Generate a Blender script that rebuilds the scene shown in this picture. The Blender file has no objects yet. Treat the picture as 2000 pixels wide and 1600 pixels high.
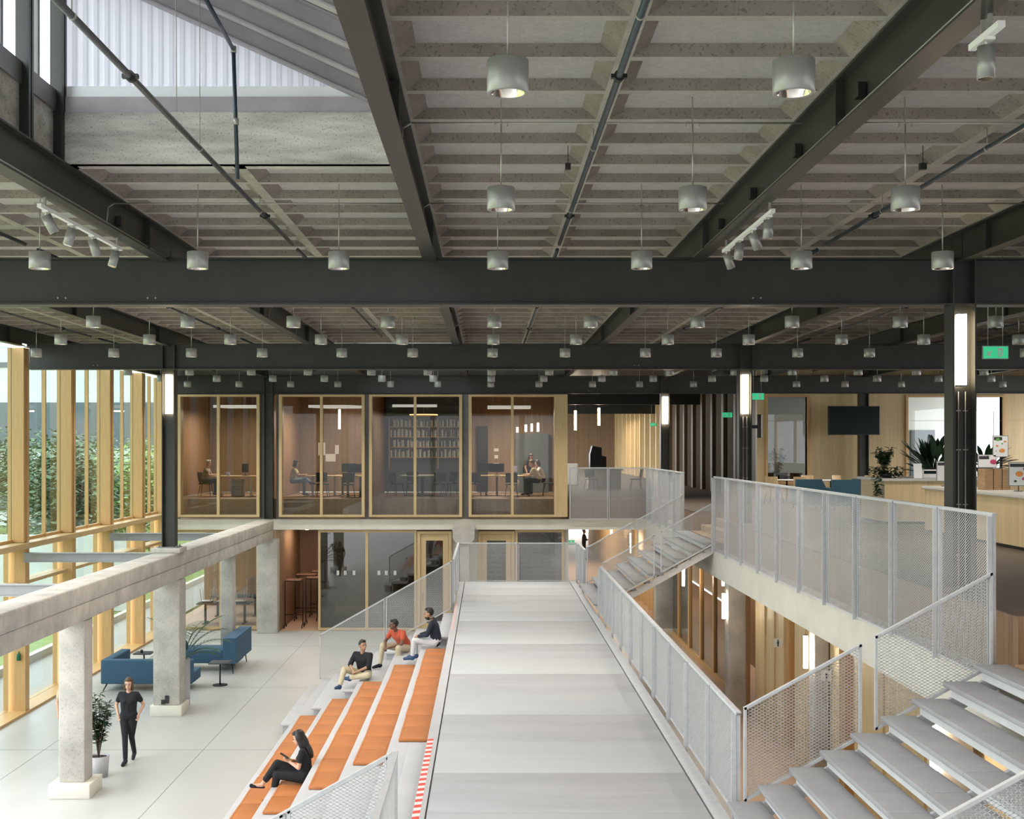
import bpy, bmesh, math, random
from mathutils import Vector, Matrix, Euler
random.seed(7)
SC = bpy.context.scene
COL = SC.collection
PI = math.pi
EYE = 6.3
FP = 2400.0

# ---------------------------------------------------------------- camera, world, exposure
cam = bpy.data.cameras.new('camera')
cam.sensor_width = 36.0
cam.lens = 36.0 * FP / 2000.0
cam.shift_x = (1000 - 952) / 2000.0
cam.shift_y = (872 - 800) / 2000.0
cam.clip_start = 0.1
cam.clip_end = 600
camo = bpy.data.objects.new('camera', cam)
COL.objects.link(camo)
camo.location = (0, 0, EYE)
camo.rotation_euler = (PI / 2, 0, 0)
SC.camera = camo

w = bpy.data.worlds.new('overcast_sky')
SC.world = w
w.use_nodes = True
nt = w.node_tree
bg = nt.nodes['Background']
tc = nt.nodes.new('ShaderNodeTexCoord')
sx = nt.nodes.new('ShaderNodeSeparateXYZ')
rmp = nt.nodes.new('ShaderNodeValToRGB')
rmp.color_ramp.elements[0].position = 0.42
rmp.color_ramp.elements[0].color = (0.50, 0.50, 0.49, 1)
rmp.color_ramp.elements[1].position = 0.62
rmp.color_ramp.elements[1].color = (0.93, 0.97, 1.0, 1)
mp = nt.nodes.new('ShaderNodeMapRange')
mp.inputs[1].default_value = -1
mp.inputs[2].default_value = 1
nt.links.new(tc.outputs['Generated'], sx.inputs[0])
nt.links.new(sx.outputs[2], mp.inputs[0])
nt.links.new(mp.outputs[0], rmp.inputs[0])
nt.links.new(rmp.outputs[0], bg.inputs[0])
bg.inputs[1].default_value = 4.2

SC.view_settings.view_transform = 'Standard'
SC.view_settings.look = 'None'
SC.view_settings.gamma = 1
SC.view_settings.use_curve_mapping = False
SC.view_settings.exposure = 0.68
try:
    SC.cycles.use_denoising = True
    SC.cycles.max_bounces = 8
    SC.cycles.diffuse_bounces = 5
    SC.cycles.glossy_bounces = 3
    SC.cycles.transparent_max_bounces = 24
    SC.cycles.sample_clamp_indirect = 6
    SC.cycles.caustics_reflective = False
    SC.cycles.caustics_refractive = False
except Exception:
    pass

# ---------------------------------------------------------------- materials
MATS = {}
def _new(name):
    m = bpy.data.materials.new(name)
    m.use_nodes = True
    MATS[name] = m
    return m, m.node_tree, m.node_tree.nodes['Principled BSDF']

def mat(name, col, rough=0.6, metal=0.0, var=0.0, scale=4.0, bump=0.0, col2=None, spot=0.0, spotscale=60, stretch=None, spec=0.5, coat=0.0):
    """plain surface with a noise variation of its own colour, optional second colour, dark specks and bump"""
    m, t, b = _new(name)
    b.inputs['Roughness'].default_value = rough
    b.inputs['Metallic'].default_value = metal
    b.inputs['Specular IOR Level'].default_value = spec
    b.inputs['Coat Weight'].default_value = coat
    b.inputs['Base Color'].default_value = (*col, 1)
    if var or bump or col2 or spot:
        tc = t.nodes.new('ShaderNodeTexCoord')
        mp = t.nodes.new('ShaderNodeMapping')
        if stretch: mp.inputs['Scale'].default_value = stretch
        t.links.new(tc.outputs['Object'], mp.inputs[0])
        n = t.nodes.new('ShaderNodeTexNoise')
        n.inputs['Scale'].default_value = scale
        n.inputs['Detail'].default_value = 8
        n.inputs['Roughness'].default_value = 0.6
        t.links.new(mp.outputs[0], n.inputs[0])
        r = t.nodes.new('ShaderNodeValToRGB')
        r.color_ramp.elements[0].position = 0.3
        r.color_ramp.elements[1].position = 0.7
        c2 = col2 or tuple(c * (1 + var) for c in col)
        c1 = col if col2 else tuple(c * (1 - var) for c in col)
        r.color_ramp.elements[0].color = (*c1, 1)
        r.color_ramp.elements[1].color = (*c2, 1)
        t.links.new(n.outputs[0], r.inputs[0])
        out = r.outputs[0]
        if spot:
            n2 = t.nodes.new('ShaderNodeTexNoise')
            n2.inputs['Scale'].default_value = spotscale
            n2.inputs['Detail'].default_value = 2
            t.links.new(tc.outputs['Object'], n2.inputs[0])
            r2 = t.nodes.new('ShaderNodeValToRGB')
            r2.color_ramp.elements[0].position = 0.32
            r2.color_ramp.elements[1].position = 0.42
            k = 1 - spot
            r2.color_ramp.elements[0].color = (k, k, k, 1)
            r2.color_ramp.elements[1].color = (1, 1, 1, 1)
            t.links.new(n2.outputs[0], r2.inputs[0])
            mx = t.nodes.new('ShaderNodeMixRGB')
            mx.blend_type = 'MULTIPLY'
            mx.inputs[0].default_value = 1
            t.links.new(out, mx.inputs[1]); t.links.new(r2.outputs[0], mx.inputs[2])
            out = mx.outputs[0]
        t.links.new(out, b.inputs['Base Color'])
        if bump:
            bp = t.nodes.new('ShaderNodeBump')
            bp.inputs['Strength'].default_value = bump
            bp.inputs['Distance'].default_value = 0.02
            t.links.new(n.outputs[0], bp.inputs['Height'])
            t.links.new(bp.outputs[0], b.inputs['Normal'])
    return m

def wood(name, col, dark, rough=0.45, plank=0.12, axis=0, grain=(14, 14, 0.5), groove=0.25, var=0.10, spec=0.5):
    """vertical boards: plank joints across one axis, grain along z"""
    m, t, b = _new(name)
    b.inputs['Roughness'].default_value = rough
    b.inputs['Specular IOR Level'].default_value = spec
    tc = t.nodes.new('ShaderNodeTexCoord')
    mp = t.nodes.new('ShaderNodeMapping')
    mp.inputs['Scale'].default_value = grain
    t.links.new(tc.outputs['Object'], mp.inputs[0])
    n = t.nodes.new('ShaderNodeTexNoise')
    n.inputs['Scale'].default_value = 3
    n.inputs['Detail'].default_value = 6
    t.links.new(mp.outputs[0], n.inputs[0])
    r = t.nodes.new('ShaderNodeValToRGB')
    r.color_ramp.elements[0].position = 0.3
    r.color_ramp.elements[1].position = 0.72
    r.color_ramp.elements[0].color = (*dark, 1)
    r.color_ramp.elements[1].color = (*col, 1)
    t.links.new(n.outputs[0], r.inputs[0])
    out = r.outputs[0]
    if plank:
        s = t.nodes.new('ShaderNodeSeparateXYZ')
        t.links.new(tc.outputs['Object'], s.inputs[0])
        if axis == 2:
            src = s.outputs[2]
        else:
            src = s.outputs[axis]
        d = t.nodes.new('ShaderNodeMath'); d.operation = 'DIVIDE'; d.inputs[1].default_value = plank
        t.links.new(src, d.inputs[0])
        fr = t.nodes.new('ShaderNodeMath'); fr.operation = 'FRACT'
        t.links.new(d.outputs[0], fr.inputs[0])
        lt = t.nodes.new('ShaderNodeMath'); lt.operation = 'LESS_THAN'; lt.inputs[1].default_value = 0.06
        t.links.new(fr.outputs[0], lt.inputs[0])
        fl = t.nodes.new('ShaderNodeMath'); fl.operation = 'FLOOR'
        t.links.new(d.outputs[0], fl.inputs[0])
        wn = t.nodes.new('ShaderNodeTexWhiteNoise'); wn.noise_dimensions = '1D'
        t.links.new(fl.outputs[0], wn.inputs['W'])
        mr = t.nodes.new('ShaderNodeMapRange')
        mr.inputs[3].default_value = 1 - var; mr.inputs[4].default_value = 1 + var
        t.links.new(wn.outputs[0], mr.inputs[0])
        ml = t.nodes.new('ShaderNodeMath'); ml.operation = 'MULTIPLY'; ml.inputs[1].default_value = groove
        t.links.new(lt.outputs[0], ml.inputs[0])
        sb = t.nodes.new('ShaderNodeMath'); sb.operation = 'SUBTRACT'
        t.links.new(mr.outputs[0], sb.inputs[0]); t.links.new(ml.outputs[0], sb.inputs[1])
        mx = t.nodes.new('ShaderNodeMixRGB'); mx.blend_type = 'MULTIPLY'; mx.inputs[0].default_value = 1
        t.links.new(out, mx.inputs[1]); t.links.new(sb.outputs[0], mx.inputs[2])
        out = mx.outputs[0]
    t.links.new(out, b.inputs['Base Color'])
    return m

def glass(name, tint=(0.92, 0.95, 0.94), refl=1.0, rough=0.0, base=0.04):
    """thin pane: clear transmission plus a Fresnel mirror layer"""
    m = bpy.data.materials.new(name); m.use_nodes = True; MATS[name] = m
    t = m.node_tree
    t.nodes.clear()
    o = t.nodes.new('ShaderNodeOutputMaterial')
    tr = t.nodes.new('ShaderNodeBsdfTransparent'); tr.inputs[0].default_value = (*tint, 1)
    gl = t.nodes.new('ShaderNodeBsdfGlossy'); gl.inputs['Roughness'].default_value = rough
    fr = t.nodes.new('ShaderNodeFresnel'); fr.inputs[0].default_value = 1.52
    ma = t.nodes.new('ShaderNodeMath'); ma.operation = 'MULTIPLY_ADD'
    ma.inputs[1].default_value = refl; ma.inputs[2].default_value = base; ma.use_clamp = True
    mx = t.nodes.new('ShaderNodeMixShader')
    t.links.new(fr.outputs[0], ma.inputs[0])
    ge = t.nodes.new('ShaderNodeNewGeometry')
    iv = t.nodes.new('ShaderNodeMath'); iv.operation = 'SUBTRACT'; iv.inputs[0].default_value = 1.0
    t.links.new(ge.outputs['Backfacing'], iv.inputs[1])
    mu = t.nodes.new('ShaderNodeMath'); mu.operation = 'MULTIPLY'
    t.links.new(ma.outputs[0], mu.inputs[0]); t.links.new(iv.outputs[0], mu.inputs[1])
    t.links.new(mu.outputs[0], mx.inputs[0])
    t.links.new(tr.outputs[0], mx.inputs[1]); t.links.new(gl.outputs[0], mx.inputs[2])
    t.links.new(mx.outputs[0], o.inputs[0])
    return m

def emit(name, col, strength):
    m, t, b = _new(name)
    b.inputs['Base Color'].default_value = (*col, 1)
    b.inputs['Emission Color'].default_value = (*col, 1)
    b.inputs['Emission Strength'].default_value = strength
    return m

mat('floor_concrete', (0.47, 0.47, 0.455), 0.38, var=0.05, scale=0.5, bump=0.0, spot=0.0)
mat('concrete_pale', (0.47, 0.445, 0.405), 0.88, var=0.24, scale=1.6, bump=0.9, spot=0.25, spotscale=38)
mat('concrete_slab_edge', (0.66, 0.63, 0.55), 0.85, var=0.07, scale=1.5, bump=0.1, spot=0.06, spotscale=50)
mat('concrete_rough', (0.30, 0.285, 0.255), 0.9, col2=(0.68, 0.65, 0.60), scale=3.0, stretch=(0.35, 1, 2.2), bump=1.0, spot=0.45, spotscale=55)
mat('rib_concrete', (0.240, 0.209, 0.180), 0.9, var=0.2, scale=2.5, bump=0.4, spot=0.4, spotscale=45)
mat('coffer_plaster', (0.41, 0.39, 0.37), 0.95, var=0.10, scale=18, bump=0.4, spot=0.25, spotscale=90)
mat('deck_concrete', (0.445, 0.46, 0.48), 0.6, var=0.06, scale=1.1, stretch=(0.5, 2.2, 1))
mat('deck_concrete_dark', (0.405, 0.41, 0.43), 0.6, var=0.10, scale=1.1, stretch=(0.5, 2.2, 1))
mat('deck_concrete_light', (0.465, 0.48, 0.495), 0.6, var=0.05, scale=1.1, stretch=(0.5, 2.2, 1))
mat('tread_concrete', (0.29, 0.295, 0.31), 0.6, var=0.08, scale=2.5)
mat('bench_concrete', (0.50, 0.50, 0.52), 0.6, var=0.05, scale=2.5)
mat('steel_dark', (0.024, 0.025, 0.020), 0.42, 0.0, var=0.18, scale=2.5)
mat('steel_grey', (0.20, 0.20, 0.20), 0.45, 0.2, var=0.12, scale=3)
mat('steel_mauve', (0.36, 0.335, 0.35), 0.55, 0.1, var=0.12, scale=3)
mat('galvanised', (0.61, 0.62, 0.64), 0.45, 0.3, var=0.08, scale=12)
mat('mesh_metal', (0.60, 0.61, 0.62), 0.45, 0.3)
mat('steel_light', (0.34, 0.345, 0.36), 0.5, 0.2, var=0.06, scale=5)
mat('white_steel', (0.60, 0.61, 0.62), 0.5, 0.1, var=0.06, scale=5)
mat('corrugated_metal', (0.70, 0.72, 0.77), 0.5, 0.1, var=0.05, scale=3)
mat('flashing_white', (0.80, 0.82, 0.84), 0.4, 0.0, var=0.04, scale=3)
mat('pipe_blue', (0.022, 0.038, 0.055), 0.4, 0.1, var=0.15, scale=6)
mat('pipe_grey', (0.10, 0.105, 0.118), 0.3, 0.5, var=0.15, scale=6)
mat('conduit_metal', (0.38, 0.37, 0.34), 0.4, 0.5)
mat('black_plastic', (0.012, 0.012, 0.012), 0.45)
mat('black_metal', (0.016, 0.016, 0.017), 0.4, 0.3)
mat('pendant_grey', (0.30, 0.30, 0.285), 0.38, 0.35)
mat('reflector_metal', (0.85, 0.78, 0.72), 0.12, 1.0)
wood('timber_amber', (0.62, 0.385, 0.165), (0.53, 0.315, 0.125), 0.4, plank=0, grain=(16, 16, 0.6))
wood('timber_pale', (0.62, 0.46, 0.25), (0.50, 0.36, 0.18), 0.45, plank=0, grain=(16, 16, 0.6))
wood('sill_timber', (0.60, 0.42, 0.20), (0.50, 0.33, 0.15), 0.4, plank=0, grain=(10, 1, 10))
wood('panel_pale_x', (0.66, 0.51, 0.29), (0.56, 0.42, 0.22), 0.5, plank=0.14, axis=0, groove=0.12, var=0.07)
wood('panel_pale_y', (0.66, 0.51, 0.29), (0.56, 0.42, 0.22), 0.5, plank=0.14, axis=1, groove=0.12, var=0.07)
wood('panel_brown_x', (0.30, 0.20, 0.125), (0.23, 0.15, 0.092), 0.5, plank=0.10, axis=0, groove=0.2)
wood('panel_brown_y', (0.34, 0.21, 0.12), (0.25, 0.15, 0.085), 0.5, plank=0.10, axis=1, groove=0.2)
wood('panel_dark', (0.10, 0.06, 0.038), (0.06, 0.038, 0.026), 0.4, plank=0.3, axis=0, groove=0.3)
wood('platform_floor', (0.13, 0.098, 0.08), (0.09, 0.07, 0.056), 0.55, spec=0.25, plank=0.18, axis=1, grain=(0.6, 14, 14), groove=0.2)
wood('step_timber', (0.50, 0.33, 0.20), (0.40, 0.25, 0.145), 0.5, plank=0.2, axis=1, grain=(14, 0.6, 14))
wood('wall_bronze', (0.13, 0.085, 0.045), (0.07, 0.045, 0.025), 0.5, plank=0.11, axis=1, groove=0.3, spec=0.2)
mat('floor_tan', (0.52, 0.37, 0.27), 0.5, var=0.06, scale=2)
mat('leather_orange', (0.50, 0.175, 0.05), 0.42, var=0.10, scale=5, bump=0.12)
mat('leather_seam', (0.42, 0.13, 0.03), 0.5)
mat('sofa_blue', (0.045, 0.105, 0.175), 0.9, var=0.08, scale=30, bump=0.1)
mat('sofa_teal', (0.03, 0.085, 0.12), 0.9, var=0.08, scale=30, bump=0.1)
mat('fabric_black', (0.014, 0.014, 0.016), 0.9, var=0.1, scale=20)
mat('fabric_grey', (0.06, 0.065, 0.07), 0.9, var=0.1, scale=20)
mat('white_paint', (0.78, 0.78, 0.76), 0.6)
mat('white_glossy', (0.80, 0.80, 0.78), 0.25)
emit('baffle_white_glow', (0.72, 0.70, 0.66), 0.5)  # emission brightens the white baffles, standing in for light on them
mat('paper_white', (0.80, 0.80, 0.79), 0.7)
mat('sign_green', (0.03, 0.42, 0.20), 0.4)
MATS['sign_green'].node_tree.nodes['Principled BSDF'].inputs['Emission Color'].default_value = (0.03, 0.5, 0.22, 1)
MATS['sign_green'].node_tree.nodes['Principled BSDF'].inputs['Emission Strength'].default_value = 0.5
mat('tape_red', (0.75, 0.09, 0.07), 0.5)
mat('tape_white', (0.80, 0.78, 0.76), 0.5)
mat('tape_faded', (0.72, 0.50, 0.48), 0.6)
mat('skin_light', (0.60, 0.36, 0.25), 0.55)
mat('skin_dark', (0.16, 0.075, 0.045), 0.5)
mat('skin_tan', (0.42, 0.24, 0.15), 0.5)
mat('hair_brown', (0.085, 0.045, 0.022), 0.5, var=0.3, scale=30)
mat('hair_dark', (0.012, 0.010, 0.009), 0.45, var=0.3, scale=30)
mat('hair_grey', (0.45, 0.42, 0.38), 0.6, var=0.2, scale=30)
mat('cloth_black', (0.012, 0.013, 0.017), 0.9, var=0.2, scale=15)
mat('cloth_navy', (0.018, 0.025, 0.045), 0.9, var=0.2, scale=15)
mat('cloth_orange', (0.52, 0.095, 0.045), 0.85, var=0.12, scale=12)
mat('cloth_beige', (0.55, 0.48, 0.33), 0.85, var=0.08, scale=12)
mat('cloth_white', (0.62, 0.62, 0.65), 0.85, var=0.06, scale=12)
mat('cloth_denim', (0.14, 0.22, 0.36), 0.85, var=0.1, scale=12)
mat('shoe_blue', (0.03, 0.07, 0.16), 0.6)
mat('leaf_green', (0.035, 0.10, 0.025), 0.4, var=0.35, scale=5)
mat('leaf_dark', (0.012, 0.042, 0.014), 0.35, var=0.35, scale=5)
mat('leaf_bright', (0.10, 0.22, 0.035), 0.45, var=0.35, scale=5)
mat('leaf_tree', (0.22, 0.34, 0.11), 0.7, var=0.45, scale=1.2)
mat('leaf_tree_dark', (0.10, 0.16, 0.085), 0.7, var=0.45, scale=1.2)
mat('bark', (0.10, 0.075, 0.05), 0.9, var=0.3, scale=8)
mat('grass', (0.16, 0.25, 0.06), 0.9, col2=(0.28, 0.36, 0.13), scale=3)
mat('gravel', (0.42, 0.41, 0.38), 0.95, var=0.3, scale=25)
mat('render_pale', (0.60, 0.62, 0.62), 0.9, var=0.05, scale=1)
mat('render_dark', (0.10, 0.13, 0.15), 0.5, var=0.1, scale=1)
mat('counter_top', (0.52, 0.50, 0.45), 0.4, var=0.04, scale=8)
mat('screen_black', (0.004, 0.010, 0.011), 0.25, spec=0.12)
mat('screen_blue', (0.35, 0.38, 0.75), 0.3)
mat('crate_wood', (0.36, 0.22, 0.11), 0.7, var=0.25, scale=5, stretch=(1, 1, 6))
mat('food_orange', (0.75, 0.28, 0.06), 0.6)
mat('food_green', (0.14, 0.40, 0.08), 0.6)
mat('food_red', (0.50, 0.06, 0.14), 0.6)
mat('label_black', (0.03, 0.03, 0.03), 0.5)
mat('copper_rod', (0.62, 0.36, 0.26), 0.3, 0.7)
mat('soil', (0.03, 0.02, 0.015), 0.9)
mat('planter_grey', (0.42, 0.42, 0.43), 0.5)
mat('emerald_glass', (0.01, 0.10, 0.05), 0.15)
glass('pane_clear', (0.93, 0.96, 0.95), 1.0, base=0.03)
glass('pane_facade', (0.70, 0.76, 0.76), 1.0, base=0.05)
glass('pane_office', (0.84, 0.85, 0.82), 1.0, base=0.03)
glass('pane_dim', (0.62, 0.64, 0.63), 1.0, base=0.10)
glass('pane_dark', (0.42, 0.47, 0.47), 1.2, base=0.12)
emit('lamp_warm', (1.0, 0.80, 0.58), 26.0)
emit('lamp_warm_small', (1.0, 0.78, 0.55), 7.0)
emit('lamp_room', (1.0, 0.80, 0.62), 9.0)
emit('lamp_bulb', (1.0, 0.62, 0.40), 1.6)

def translucent(name, col, mixf=0.6):
    m, t, b = _new(name)
    b.inputs['Base Color'].default_value = (*col, 1); b.inputs['Roughness'].default_value = 0.4
    tl = t.nodes.new('ShaderNodeBsdfTranslucent'); tl.inputs[0].default_value = (*col, 1)
    mx = t.nodes.new('ShaderNodeMixShader'); mx.inputs[0].default_value = mixf
    o = [n for n in t.nodes if n.type == 'OUTPUT_MATERIAL'][0]
    t.links.new(b.outputs[0], mx.inputs[1]); t.links.new(tl.outputs[0], mx.inputs[2]); t.links.new(mx.outputs[0], o.inputs[0])
translucent('corrugated_sheet', (0.50, 0.51, 0.55), 0.30)
mat('door_edge_metal', (0.55, 0.50, 0.44), 0.3, 0.6)

# ---------------------------------------------------------------- mesh helpers
ORIG = {}

class MB:
    def __init__(s):
        s.v = []; s.f = []; s.m = []; s.s = []
    def add(s, vs, fs, mi=0, sm=False):
        o = len(s.v)
        s.v.extend([tuple(p) for p in vs])
        for f in fs:
            s.f.append(tuple(i + o for i in f)); s.m.append(mi); s.s.append(sm)
        return s
    def box(s, x0, x1, y0, y1, z0, z1, mi=0):
        return s.add([(x0,y0,z0),(x1,y0,z0),(x1,y1,z0),(x0,y1,z0),(x0,y0,z1),(x1,y0,z1),(x1,y1,z1),(x0,y1,z1)],
                     [(0,3,2,1),(4,5,6,7),(0,1,5,4),(1,2,6,5),(2,3,7,6),(3,0,4,7)], mi)
    def ob(s, c, size, rot=(0,0,0), mi=0):
        M = Matrix.Translation(c) @ Euler(rot).to_matrix().to_4x4()
        a, b, d = size[0]/2, size[1]/2, size[2]/2
        vs = [M @ Vector(p) for p in [(-a,-b,-d),(a,-b,-d),(a,b,-d),(-a,b,-d),(-a,-b,d),(a,-b,d),(a,b,d),(-a,b,d)]]
        return s.add(vs, [(0,3,2,1),(4,5,6,7),(0,1,5,4),(1,2,6,5),(2,3,7,6),(3,0,4,7)], mi)
    def rbox(s, x0, x1, y0, y1, z0, z1, r, mi=0, seg=2):
        """box with rounded edges"""
        bm = bmesh.new()
        bmesh.ops.create_cube(bm, size=1)
        for v in bm.verts:
            v.co = Vector(((x0+x1)/2 + v.co.x*(x1-x0), (y0+y1)/2 + v.co.y*(y1-y0), (z0+z1)/2 + v.co.z*(z1-z0)))
        bmesh.ops.bevel(bm, geom=bm.edges[:], offset=r, segments=seg, affect='EDGES', profile=0.5)
        bm.verts.index_update()
        s.add([v.co[:] for v in bm.verts], [tuple(v.index for v in f.verts) for f in bm.faces], mi, True)
        bm.free()
        return s
    def beamline(s, p0, p1, w, h, mi=0, up=(0,0,1)):
        """rectangular bar from p0 to p1, w across, h along up"""
        p0 = Vector(p0); p1 = Vector(p1); d = (p1-p0).normalized()
        side = d.cross(Vector(up)).normalized(); u = side.cross(d).normalized()
        vs = []
        for p in (p0, p1):
            for a, b in ((-1,-1),(1,-1),(1,1),(-1,1)):
                vs.append(p + side*a*w/2 + u*b*h/2)
        return s.add(vs, [(0,1,2,3),(7,6,5,4),(0,4,5,1),(1,5,6,2),(2,6,7,3),(3,7,4,0)], mi)
    def cyl(s, p0, p1, r0, r1=None, n=10, mi=0, caps=True):
        r1 = r0 if r1 is None else r1
        p0 = Vector(p0); p1 = Vector(p1); d = (p1-p0).normalized()
        a = Vector((0,0,1)) if abs(d.z) < 0.9 else Vector((1,0,0))
        u = d.cross(a).normalized(); v = d.cross(u)
        vs = []
        for p, r in ((p0,r0),(p1,r1)):
            for i in range(n):
                t = 2*PI*i/n
                vs.append(p + (u*math.cos(t) + v*math.sin(t))*r)
        s.add(vs, [(i, i+n, (i+1)%n+n, (i+1)%n) for i in range(n)], mi, True)
        if caps:
            o = len(s.v) - 2*n
            s.f.append(tuple(o+i for i in range(n))); s.m.append(mi); s.s.append(False)
            s.f.append(tuple(o+n+i for i in reversed(range(n)))); s.m.append(mi); s.s.append(False)
        return s
    def tube(s, pts, r, n=8, mi=0):
        for a, b in zip(pts[:-1], pts[1:]): s.cyl(a, b, r, r, n, mi)
        for p in pts[1:-1]: s.ell(p, (r,r,r), 8, 5, mi)
        return s
    def lathe(s, c, prof, n=24, mi=0):
        """profile (r, z) turned about the vertical through c"""
        o = []
        for r, z in prof:
            for i in range(n):
                t = 2*PI*i/n
                o.append((c[0]+r*math.cos(t), c[1]+r*math.sin(t), c[2]+z))
        fs = []
        for k in range(len(prof)-1):
            for i in range(n):
                fs.append((k*n+i, k*n+(i+1)%n, (k+1)*n+(i+1)%n, (k+1)*n+i))
        return s.add(o, fs, mi, True)
    def ell(s, c, r, nu=12, nv=8, mi=0, M=None):
        vs = []; fs = []
        c = Vector(c)
        for j in range(1, nv):
            ph = PI*j/nv
            for i in range(nu):
                t = 2*PI*i/nu
                p = Vector((r[0]*math.sin(ph)*math.cos(t), r[1]*math.sin(ph)*math.sin(t), r[2]*math.cos(ph)))
                if M: p = M @ p
                vs.append(c+p)
        top = Vector((0,0,r[2])); bot = Vector((0,0,-r[2]))
        if M: top = M @ top; bot = M @ bot
        vs.append(c+top); vs.append(c+bot)
        T = len(vs)-2; Bt = T+1
        for j in range(nv-2):
            for i in range(nu):
                fs.append((j*nu+i, (j+1)*nu+i, (j+1)*nu+(i+1)%nu, j*nu+(i+1)%nu))
        for i in range(nu):
            fs.append((T, i, (i+1)%nu)); fs.append((Bt, (nv-2)*nu+(i+1)%nu, (nv-2)*nu+i))
        return s.add(vs, fs, mi, True)
    def prism(s, poly, axis, a, b, mi=0):
        """2-D polygon pushed along an axis from a to b; the polygon gives the other two axes in xyz order"""
        n = len(poly)
        def mk(p, t):
            if axis == 0: return (t, p[0], p[1])
            if axis == 1: return (p[0], t, p[1])
            return (p[0], p[1], t)
        vs = [mk(p, a) for p in poly] + [mk(p, b) for p in poly]
        fs = [tuple(range(n)), tuple(reversed(range(n, 2*n)))]
        for i in range(n): fs.append((i, i+n, (i+1)%n+n, (i+1)%n))
        return s.add(vs, fs, mi)

def _mesh(name, mb, mats):
    me = bpy.data.meshes.new(name)
    me.from_pydata(mb.v, [], mb.f)
    for m in (mats if isinstance(mats, (list, tuple)) else [mats]):
        me.materials.append(MATS[m])
    me.polygons.foreach_set('material_index', mb.m)
    me.polygons.foreach_set('use_smooth', mb.s)
    me.update()
    return me

def fix_normals(me):
    bm = bmesh.new(); bm.from_mesh(me)
    bmesh.ops.recalc_face_normals(bm, faces=bm.faces[:])
    bm.to_mesh(me); bm.free()

def tag(o, label=None, cat=None, group=None, kind=None):
    if label: o['label'] = label
    if cat: o['category'] = cat
    if group: o['group'] = group
    if kind: o['kind'] = kind
    return o

def build(mb, name, mats, parent=None, label=None, cat=None, group=None, kind=None, local=False, norm=True):
    """one mesh object; top-level ones get their origin at the middle of their base"""
    if parent is None:
        xs = [p[0] for p in mb.v]; ys = [p[1] for p in mb.v]; zs = [p[2] for p in mb.v]
        o = Vector(((min(xs)+max(xs))/2, (min(ys)+max(ys))/2, min(zs)))
    elif local:
        o = Vector((0,0,0))
    else:
        o = ORIG[parent.name]
    mb.v = [(p[0]-o.x, p[1]-o.y, p[2]-o.z) for p in mb.v]
    me = _mesh(name, mb, mats)
    if norm: fix_normals(me)
    ob = bpy.data.objects.new(name, me)
    COL.objects.link(ob)
    if parent is None:
        ob.location = o
        ORIG[ob.name] = o
    else:
        ob.parent = parent
        ORIG[ob.name] = ORIG[parent.name]
    return tag(ob, label, cat, group, kind)

def thing(name, loc, label, cat, group=None, rz=0, kind=None):
    o = bpy.data.objects.new(name, None)
    o.empty_display_size = 0.1
    COL.objects.link(o)
    o.location = loc; o.rotation_euler = (0, 0, rz)
    ORIG[o.name] = Vector(loc)
    return tag(o, label, cat, group, kind)

def copy_tree(o, loc=None, rz=None, label=None, parent=None, group=None):
    c = o.copy(); COL.objects.link(c)
    if parent is not None: c.parent = parent
    if loc is not None: c.location = loc
    if rz is not None: c.rotation_euler = (0, 0, rz)
    if label: c['label'] = label
    if group: c['group'] = group
    for ch in list(o.children):
        copy_tree(ch, parent=c)
    return c

def px(x, y, Y):
    """a point of the place from its bearing and its distance"""
    return Vector(((x-952)*Y/FP, Y, EYE-(y-872)*Y/FP))

ORD = ['first','second','third','fourth','fifth','sixth','seventh','eighth','ninth','tenth','eleventh','twelfth','thirteenth','fourteenth','fifteenth','sixteenth','seventeenth','eighteenth']

# ================================================================ STRUCTURE
Z_FLOOR = 0.0; Z_SLAB = 3.80; Z_SLABB = 3.18; Z_UP = 4.50; Z_DECK = 2.30
Z_MB0, Z_MB1 = 8.10, 8.70          # crossbeams
Z_SB0, Z_SB1 = 8.62, 9.02          # long beams
Z_RIB = 9.03
BX = [-10.87 + 3.38*k for k in range(10)]      # long beams
BY = [2.65, 15.75, 28.85, 41.95]               # crossbeams

# ---- floors
b = MB(); b.box(-11.4, 20.5, -8, 42.0, -0.2, 0.0)
build(b, 'floor', 'floor_concrete', kind='structure')
b = MB(); b.box(2.9, 20.5, 42.0, 90, -0.2, 0.0, 0)
build(b, 'floor_corridor', 'floor_tan', kind='structure')
b = MB(); b.box(4.35, 20.4, 10, 42.0, 0.0, 0.012, 0)
build(b, 'floor_under_mezzanine', 'floor_tan', kind='structure')
b = MB(); b.box(-11.3, 2.9, 42.0, 49, -0.2, 0.0)
build(b, 'floor_rooms', 'floor_tan', kind='structure')
# expansion joints in the concrete floor
b = MB()
for x in (-9.2, -5.9): b.box(x-0.006, x+0.006, 0, 41.8, 0.0, 0.002)
for y in (18.9, 25.5, 32.1, 38.7): b.box(-10.9, 4.3, y-0.006, y+0.006, 0.0, 0.002)
build(b, 'trim_5', 'steel_grey', kind='structure')

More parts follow.
